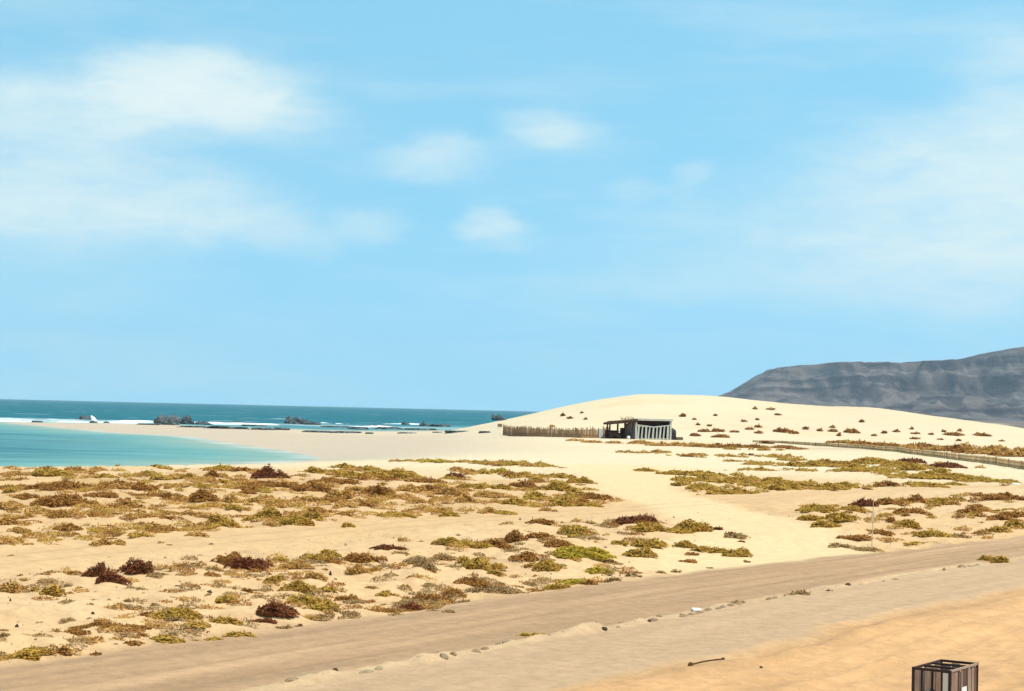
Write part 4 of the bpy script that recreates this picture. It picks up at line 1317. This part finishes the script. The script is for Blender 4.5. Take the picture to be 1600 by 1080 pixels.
# rows are cut by the distance of each shrub's foot
rows_of = {}
for z in PLACE:
    ds = sorted(SHRUBS[i][11] for i in single if SHRUBS[i][0] == z)
    rows_of[z] = (ds[len(ds) // 3], ds[2 * len(ds) // 3]) if len(ds) > 5 else (0, 0)
bucket = {}
for i in single:
    s = SHRUBS[i]
    a, b_ = rows_of[s[0]]
    row = 0 if s[11] <= a else (1 if s[11] <= b_ else 2)
    bucket.setdefault((PLACE[s[0]][row], s[5]), []).append(i)
LABEL = {}
for (pl, c), ids in bucket.items():
    ids.sort(key=lambda i: SHRUBS[i][1])
    for n_, i in enumerate(ids):
        if len(ids) == 1:
            LABEL[i] = 'only %s shrub of the %s' % (CNAME[c], pl)
        else:
            LABEL[i] = '%s %s shrub from the left, %s' % (ORD[n_], CNAME[c], pl)
rg = np.random.default_rng(7)
rest = {}
SZ = full_h(np.array([s[6] for s in SHRUBS]), np.array([s[7] for s in SHRUBS]))
for i, s in enumerate(SHRUBS):
    zone, px, py, wp, hp, c, x, y, w, d, h, dist = s
    leaf = max(0.034, 0.00085 * dist) * (1.15 if c in 'oy' else 1.0)
    dens_ = {'t': 1.6, 'g': 1.3, 'r': 2.2, 'b': 2.0, 'o': 2.2, 'y': 2.4}[c]
    n = int(np.clip(1.25 * dens_ * w * d * (0.8 + 2.2 * h / w) / (leaf * leaf), 60, 4000))
    V, F, var = bush_arrays(w * 1.02, d, h, n, leaf, rg, {'r': 0.07, 'b': 0.03, 'o': 0.01, 'y': 0.0, 't': 0.02, 'g': 0.05}[c], rg.uniform(-0.5, 0.5))
    z = SZ[i] - 0.02 - 0.1 * h
    if i in single:
        me = mesh_np('shrub', V, F, False)
        attr_f(me, 'var', var, 'FACE')
        if zone in ('bank', 'kerb', 'stake') and wp >= 28:
            root = empty('shrub', (x, y, z))
            link_mesh('foliage', me, LEAF[c], root)
            st = MB()
            for k in range(7):
                a_ = rg.uniform(0, 6.28)
                q = rg.uniform(0.25, 0.95)
                st.bar((0.1 * w * math.cos(a_), 0.1 * d * math.sin(a_), -0.05), (q * w / 2 * math.cos(a_), q * d / 2 * math.sin(a_), h * rg.uniform(0.4, 0.95)), 0.014, 0.005, 4)
            st.build('woody_stems', MAT_POST, root)
        else:
            root = link_mesh('shrub', me, LEAF[c], None, (x, y, z))
        tag(root, LABEL[i], 'shrub', GROUP[zone])
    else:
        rest.setdefault(c, []).append((V + np.array([x, y, z]), F, var))


def join(parts):
    vs_, fs_, va_, o_ = [], [], [], 0
    for V, F, a in parts:
        vs_.append(V)
        fs_.append(F + o_)
        va_.append(a)
        o_ += len(V)
    return np.concatenate(vs_), np.concatenate(fs_), np.concatenate(va_)


# ------------------------------------------------------------------ sparse dry litter and sprouts among the shrubs (uncountable)
LIT = {'lagoon': [], 'bank': [], 'stake': [], 'flat': []}
for s in SHRUBS:
    if s[0] in LIT:
        LIT[s[0]].append((s[6], s[7], s[8]))
for zone, nlit, c in (('lagoon', 1050, 't'), ('bank', 700, 'g'), ('stake', 160, 't'), ('flat', 420, 'o')):
    pts = np.array(LIT[zone])[rg.integers(0, len(LIT[zone]), nlit)]
    a_ = rg.uniform(0, 6.28, nlit)
    q = pts[:, 2] * rg.uniform(0.4, 1.0, nlit) + rg.uniform(0.1, 1.1, nlit)
    lx, ly = pts[:, 0] + q * np.cos(a_), pts[:, 1] + q * np.sin(a_) * 1.3
    mk_ = masks(lx, ly)
    lz = full_h(lx, ly, mk_)
    ok = (mk_[0] + mk_[1] + mk_[3] + mk_[4] < 0.25) & (mk_[2] < 0.3)
    for x, y, z in zip(lx[ok], ly[ok], lz[ok]):
        dist = math.hypot(x, y)
        w = rg.uniform(0.10, 0.42) * (1 + dist / 110) * (1.35 if zone == 'lagoon' else 1.0)
        leaf = max(0.028, 0.0007 * dist)
        V, F, var = bush_arrays(w, w * rg.uniform(0.6, 1.1), w * rg.uniform(0.12, 0.35), int(np.clip(1.3 * w * w / leaf ** 2, 14, 160)), leaf, rg, 0.12, rg.uniform(-0.5, 0.5), False)
        rest.setdefault(rg.choice(list({'t': 'ttttbboo', 'g': 'ggtb', 'o': 'ooot'}[c])), []).append((V + np.array([x, y, z - 0.02]), F, var))
for c, parts in rest.items():
    V, F, var = join(parts)
    me = mesh_np('ground_scrub', V, F, False)
    attr_f(me, 'var', var, 'FACE')
    o = link_mesh('ground_scrub', me, LEAF[c])
    tag(o, '%s sprouts and dry litter scattered over the sand between the shrubs' % CNAME[c], 'scrub', kind='stuff')

# pebbles and crumbs of crust strewn over banks and road (uncountable)
npb = 3000
by_ = 26 + 52 * rg.uniform(0, 1, npb)
pp = np.stack([by_ * rg.uniform(-0.32, 0.32, npb), by_], -1)
mk_ = masks(pp[:, 0], pp[:, 1])
keep = rg.uniform(0, 1, npb) < np.clip(1.0 - 0.97 * mk_[0] - 0.985 * mk_[1] - 0.97 * mk_[2] - 0.7 * mk_[3] - 0.8 * mk_[4], 0, 1)
pp = pp[keep]
pz = full_h(pp[:, 0], pp[:, 1])
octv = np.array([[1, 0, 0], [0, 1, 0], [-1, 0, 0], [0, -1, 0], [0, 0, 1], [0, 0, -0.5]], float)
octf = np.array([[0, 1, 4], [1, 2, 4], [2, 3, 4], [3, 0, 4], [1, 0, 5], [2, 1, 5], [3, 2, 5], [0, 3, 5]])
npb = len(pp)
sz = rg.gamma(2.0, 0.008, npb) + 0.006
VV = octv[None] * (sz[:, None, None] * rg.uniform(0.5, 1.5, (npb, 1, 3))) * rg.uniform(0.75, 1.25, (npb, 6, 1))
VV[:, :, 2] *= 0.7
VV = VV + np.stack([pp[:, 0], pp[:, 1], pz], -1)[:, None, :]
FF = octf[None] + 6 * np.arange(npb)[:, None, None]
me = mesh_np('pebbles', VV.reshape(-1, 3), FF.reshape(-1, 3))
tag(link_mesh('pebbles', me, MAT_STONE), 'small brown pebbles and crumbs strewn over the sand banks', 'pebbles', kind='stuff')

# ------------------------------------------------------------------ broken kerb and stones in the road
Q = np.array(Q_LINE)
QL = np.concatenate([[0], np.cumsum(np.hypot(*np.diff(Q, axis=0).T))])


def on_line(px, py):
    p = ray_ground([px], [py])[0]
    return p


kerb = empty('kerb', (5.6, 40.7, 0))
tag(kerb, kind='structure')
_r = random.Random(31)
KERB = [(445, 1074, 485, 1064), (560, 1056, 598, 1048), (735, 1021, 768, 1013), (772, 1012, 800, 1006), (1012, 973, 1030, 969), (1062, 965, 1086, 959), (1088, 959, 1112, 953),
        (1118, 953, 1134, 949), (1136, 949, 1160, 944), (1196, 939, 1215, 934), (1500, 889, 1530, 884)]
for (ax, ay, bx, by) in KERB:
    a, b_ = on_line(ax, ay), on_line(bx, by)
    L = math.hypot(b_[0] - a[0], b_[1] - a[1])
    ang = math.atan2(b_[1] - a[1], b_[0] - a[0])
    k = 0.0
    while k < L - 0.12:
        l = min(_r.uniform(0.28, 0.5), L - k)
        x = a[0] + math.cos(ang) * (k + l / 2)
        y = a[1] + math.sin(ang) * (k + l / 2)
        zz = gz(x, y)
        me = rock_mesh('kerb_stone', l * 0.48, 0.06, 0.055, _r.randint(300, 900), 0.22, 2)
        link_mesh('kerb_stone', me, MAT_KERB if _r.random() < 0.3 else MAT_STONE, kerb, (x - 5.6, y - 40.7, zz + _r.uniform(-0.02, 0.0)), ang + _r.uniform(-0.06, 0.06))  # mostly the darker stone, standing in for the kerb's shadow line
        k += l
STONES = [(498, 1058, 15, 6, 's', 'grey-brown stone at the lower left end of the kerb line'), (523, 1060, 10, 5, 'd', 'small dark stone right of the stone at the lower kerb end'),
          (693, 1032, 15, 8, 'k', 'pale pointed sand-coloured stone left of the first kerb pieces'), (708, 1029, 11, 5, 's', 'small brown stone just right of the pale pointed stone'),
          (943, 987, 13, 4, 'd', 'dark flat stone on the kerb line below the pale road patch'), (966, 981, 8, 3, 's', 'small stone on the kerb line right of the dark flat stone'),
          (970, 975, 9, 3, 's', 'small stone just behind the kerb line in mid road'), (1014, 973, 7, 4, 'd', 'dark stone at the left end of the middle kerb piece'),
          (1030, 965, 12, 4, 's', 'low stone behind the middle kerb piece'), (1325, 914, 10, 4, 'd', 'small black stone beside the kerb line left of the round bush'),
          (1344, 910, 18, 3, 's', 'thin flat stone right of the small black stone'), (1400, 907, 12, 3, 's', 'flat brown stone on the kerb line midway to the round bush'),
          (1381, 910, 6, 3, 's', 'tiny stone left of the flat brown stone on the kerb line'), (1475, 893, 6, 5, 's', 'small upright stone on the kerb line near the round bush'),
          (1503, 888, 12, 5, 's', 'tilted brown stone just left of the round bush'), (1189, 1045, 5, 4, 'd', 'tiny dark pebble on the orange sand right of the stick'),
          (145, 963, 6, 5, 'd', 'small black stone on the pale sand of the left bank'), (156, 969, 9, 3, 's', 'thin brown stone beside the black stone on the left bank'),
          (26, 987, 6, 6, 'd', 'black pebble on the sand near the left photo edge'), (16, 945, 3, 5, 'd', 'slim black stone upright below the tan shrub at the left edge'),
          (330, 852, 8, 3, 'd', 'small black stone on the track side of the lagoon belt'), (516, 904, 5, 9, 'd', 'small black stump on the pale sand of the middle bank'),
          (524, 909, 6, 3, 's', 'small chip beside the black stump on the middle bank'), (327, 932, 9, 4, 'd', 'dark flat stone right of the grey sprouts on the left bank'),
          (278, 921, 11, 3, 'd', 'thin dark stone below the dark red-brown row of the left bank'), (1000, 897, 8, 3, 'd', 'dark chip at the road edge below the olive shrubs')]
for i, (px, py, wp, hp, kd, lab) in enumerate(STONES):
    p = ray_ground([px], [py])[0]
    k = math.hypot(p[0], p[1]) / FPX
    me = rock_mesh('stone', wp * k * 0.5, wp * k * 0.4, hp * k * 0.95, 90 + i, 0.30, 2)
    o = link_mesh('stone', me, {'s': MAT_STONE, 'd': MAT_DARKSTONE, 'k': MAT_KERB}[kd], None, (p[0], p[1], gz(p[0], p[1]) - 0.005), _r.uniform(-0.5, 0.5))
    tag(o, lab, 'stone', 'loose stones in the road and on the banks')
# white block on the kerb line, white board far right
for (px, py, wp, hp, lab) in ((1088, 956, 15, 5, 'small white block lying on the road beside the kerb line'), (1588, 757, 15, 3, 'white board lying on the sand at the far right edge')):
    p = ray_ground([px], [py])[0]
    k = math.hypot(p[0], p[1]) / FPX
    bl = MB().hexa([(-wp * k / 2, -0.07, 0), (wp * k / 2, -0.07, 0), (wp * k / 2 * 0.9, 0.09, 0), (-wp * k / 2, 0.09, 0),
                    (-wp * k * 0.42, -0.05, hp * k * .8), (wp * k * 0.45, -0.06, hp * k * .7), (wp * k * 0.4, 0.08, hp * k * .75), (-wp * k * 0.45, 0.08, hp * k * .85)])
    o = bl.build('white_block', MAT_WHITE, None, (p[0], p[1], gz(p[0], p[1]) + 0.008), 0.25, 0.012)
    tag(o, lab, 'block')

# stick with two knobbly ends lying on the orange sand
p0, p1 = ray_ground([1079, 1130], [1043, 1034])
pm = (p0 + p1) / 2
z0 = gz(pm[0], pm[1])
stk = empty('stick', (pm[0], pm[1], z0))
tag(stk, 'thin dark stick with thick ends lying on the orange sand', 'stick')
path = []
for i in range(9):
    t = i / 8
    q = p0 + (p1 - p0) * t
    path.append(Vector((q[0] - pm[0], q[1] - pm[1], 0.03 + 0.014 * math.sin(math.pi * t))))
m = MB()
for a, b_ in zip(path[:-1], path[1:]):
    m.bar(a, b_, 0.013, 0.013, 6)
m.build('shaft', MAT_STICK, stk)
for q, r_, sd_ in ((path[0], 0.042, 3), (path[-1], 0.030, 4)):
    link_mesh('knob', rock_mesh('knob', r_, r_, r_, sd_, 0.25, 2), MAT_STICK, stk, q)

# thin stake with a small plate on the right bank
p = ray_ground([1362], [861])[0]
k = math.hypot(p[0], p[1]) / FPX
sk = empty('stake', (p[0], p[1], gz(p[0], p[1]) - 0.05))
tag(sk, 'thin pale stake standing in the sand of the right bank', 'stake')
MB().bar((0, 0, -0.1), (0.03, 0, 82 * k + 0.05), 0.014, 0.010, 6).build('pole', MAT_PALE, sk)
MB().box(-0.03, 0.055, -0.030, -0.018, 47 * k, 62 * k).build('plate', MAT_PALE, sk)

# ------------------------------------------------------------------ plank crate with rubbish at the lower right
crn = np.array([[1421, 1042], [1485, 1048], [1530, 1036], [1473, 1030]], float)
dirs = pix_dirs(crn[:, 0], crn[:, 1])
ZT = 1.2 + 1.0
cw = np.array([[d[0] * (ZT - EYE) / d[2], d[1] * (ZT - EYE) / d[2]] for d in dirs])
ctr = cw.mean(0)
va = ((cw[1] - cw[0]) + (cw[2] - cw[3])) / 2          # along the short front side
vb = ((cw[3] - cw[0]) + (cw[2] - cw[1])) / 2          # along the long side
AW, BW = np.linalg.norm(va), np.linalg.norm(vb)
ang = math.atan2(va[1], va[0])
zc = gz(ctr[0], ctr[1]) - 0.01
CH = ZT - zc
MAT_PLANK = plain('grey_plank', (0.15, 0.082, 0.058), (0.46, 0.30, 0.215), 5.0, 0.85, 0.2, (9, 9, 0.8), 0.5)
MAT_PLANKD = plain('dark_plank', (0.06, 0.028, 0.020), (0.20, 0.11, 0.08), 5.0, 0.85, 0.2, (9, 9, 0.8), 0.5)
MAT_PLANKP = plain('pale_plank', (0.66, 0.52, 0.40), (0.80, 0.66, 0.52), 5.0, 0.85, 0.2, (9, 9, 0.8), 0.5)
MAT_FRAME = plain('dark_frame_wood', (0.022, 0.009, 0.005), (0.075, 0.034, 0.022), 5.0, 0.8, 0.2, (9, 9, 0.8), 0.5)
MAT_BAG = plain('black_bag', (0.004, 0.004, 0.006), (0.02, 0.02, 0.024), 14.0, 0.28, 0.5, bump=1.0, bd=0.03)
crate = empty('rubbish_crate', (ctr[0], ctr[1], zc), ang)
tag(crate, 'tall open crate of weathered planks in a dark frame on the orange sand', 'crate')
hx, hy = AW / 2, BW / 2
ft = 0.030
for sx in (-1, 1):
    for sy in (-1, 1):
        x, y = sx * (hx - ft / 2), sy * (hy - ft / 2)
        MB().box(x - ft / 2, x + ft / 2, y - ft / 2, y + ft / 2, 0, CH - ft).build('corner_post', MAT_FRAME, crate, bevel=0.003)
for sy in (-1, 1):
    y = sy * (hy - ft / 2)
    MB().box(-hx, hx, y - ft / 2, y + ft / 2, CH - ft, CH).build('top_rail', MAT_FRAME, crate, bevel=0.003)
for sx in (-1, 1):
    x = sx * (hx - ft / 2)
    MB().box(x - ft / 2, x + ft / 2, -hy + ft, hy - ft, CH - ft + 0.002, CH - 0.002).build('top_rail', MAT_FRAME if sx < 0 else MAT_PLANK, crate, bevel=0.003)
for f in (0.36, 0.66):       # cross slats over the open top
    y = -hy + f * BW
    MB().box(-hx + ft, hx - ft, y - 0.022, y + 0.022, CH - 0.028, CH - 0.004).build('top_slat', MAT_FRAME, crate, bevel=0.003)
_r = random.Random(77)


def planks(axis, fixed, lo, hi, widths, mats, z0=0.03, z1=None):
    z1 = CH - ft - 0.004 if z1 is None else z1
    x = lo
    for wd, mt in zip(widths, mats):
        a, b_ = x + 0.007, min(x + wd, hi) - 0.007
        z1_ = z1 - _r.uniform(0, 0.02)
        x += wd
        if mt is None or b_ - a < 0.01:
            continue
        q = _r.uniform(-0.004, 0.004)
        if axis == 'x':
            m = MB().box(a, b_, fixed - 0.008 + q, fixed + 0.008 + q, z0, z1_, 0.003, _r)
        else:
            m = MB().box(fixed - 0.008 + q, fixed + 0.008 + q, a, b_, z0, z1_, 0.003, _r)
        m.build('plank', mt, crate, bevel=0.002)


u = AW - 2 * ft
v = BW - 2 * ft
# far short side and left long side (seen from the inside)
planks('x', hy - ft / 2, -hx + ft, hx - ft, [u * .27, u * .27, u * .27, u * .19], [MAT_PLANK] * 4)
planks('y', -hx + ft / 2, -hy + ft, hy - ft, [v * .2] * 5, [MAT_PLANK] * 5, 0.03, CH - ft - 0.004)
# near short side: three open bays with two thin uprights, a pale plank by the right corner
for f in (0.25, 0.52, 0.77):
    x = -hx + f * AW
    MB().box(x - 0.012, x + 0.012, -hy + 0.004, -hy + 0.026, 0, CH - ft).build('upright', MAT_FRAME, crate, bevel=0.002)
MB().box(hx - ft - 0.075, hx - ft - 0.005, -hy + 0.006, -hy + 0.022, 0.02, CH - ft - 0.004).build('plank', MAT_PLANKP, crate, bevel=0.002)
# long right side
planks('y', hx - ft / 2, -hy + ft, hy - ft, [v * .12, v * .12, v * .05, v * .09, v * .08, v * .10, v * .07, v * .03, v * .12, v * .11, v * .11],
       [MAT_PLANK, MAT_PLANK, MAT_FRAME, MAT_PLANKD, MAT_PLANK, MAT_PLANKD, MAT_PLANKD, None, MAT_PLANK, MAT_PLANK, MAT_PLANKD])
MB().box(hx + 0.0005, hx + 0.005, -hy + 0.38 * BW, -hy + 0.56 * BW, CH - 0.46, CH - 0.24).build('paper_notice', MAT_WHITE, crate)
MB().box(-hx + ft, hx - ft, -hy + ft, hy - ft, 0.02, 0.04).build('floor_board', MAT_PLANK, crate)
ca, sa = math.cos(ang), math.sin(ang)
for i, (lx, ly, r_, zz, lab) in enumerate(((-0.09, -0.22, 0.165, CH - 0.50, 'glossy black rubbish bag at the left front inside the plank crate'),
                                           (0.10, -0.20, 0.155, CH - 0.49, 'glossy black rubbish bag at the right front inside the plank crate'),
                                           (0.0, 0.12, 0.19, CH - 0.56, 'black rubbish bag at the back inside the plank crate'))):
    me = rock_mesh('rubbish_bag', min(r_, hx - 0.05), r_ * 1.1, r_ * 1.2, 140 + i, 0.42, 4)
    o = link_mesh('rubbish_bag', me, MAT_BAG, None, (ctr[0] + ca * lx - sa * ly, ctr[1] + sa * lx + ca * ly, zc + zz), ang)
    tag(o, lab, 'bag')
# sacks carry the bags so nothing hangs in the air
for i, (ly, lab) in enumerate(((-0.2, 'black sack under the front rubbish bags in the crate'), (0.15, 'black sack under the back rubbish bag in the crate'))):
    me = rock_mesh('rubbish_sack', hx - 0.05, 0.17, (CH - 0.45) / 1.35, 160 + i, 0.12, 3)
    for v_ in me.vertices:
        v_.co.x = max(-hx + 0.045, min(hx - 0.045, v_.co.x))
    tag(link_mesh('rubbish_sack', me, MAT_BAG, None, (ctr[0] - sa * ly, ctr[1] + ca * ly, zc + 0.04 + 0.35 * (CH - 0.45) / 1.35), ang), lab, 'bag')

# ------------------------------------------------------------------ sea air
m_hz, nt, out = new_mat('sea_haze')
N = NT(nt)
pv = N.n('ShaderNodeVolumePrincipled')
pv.inputs['Color'].default_value = (0.70, 0.86, 1.0, 1)
pv.inputs['Density'].default_value = 0.00007
pv.inputs['Anisotropy'].default_value = 0.0
N.link(pv.outputs[0], out.inputs['Volume'])
m_hz.cycles.homogeneous_volume = True
hz = MB().box(-9300, 9300, -60, 9300, -6.0, 300).build('haze', m_hz)
tag(hz, 'thin pale blue sea air over the bay and the land', 'haze', kind='stuff')
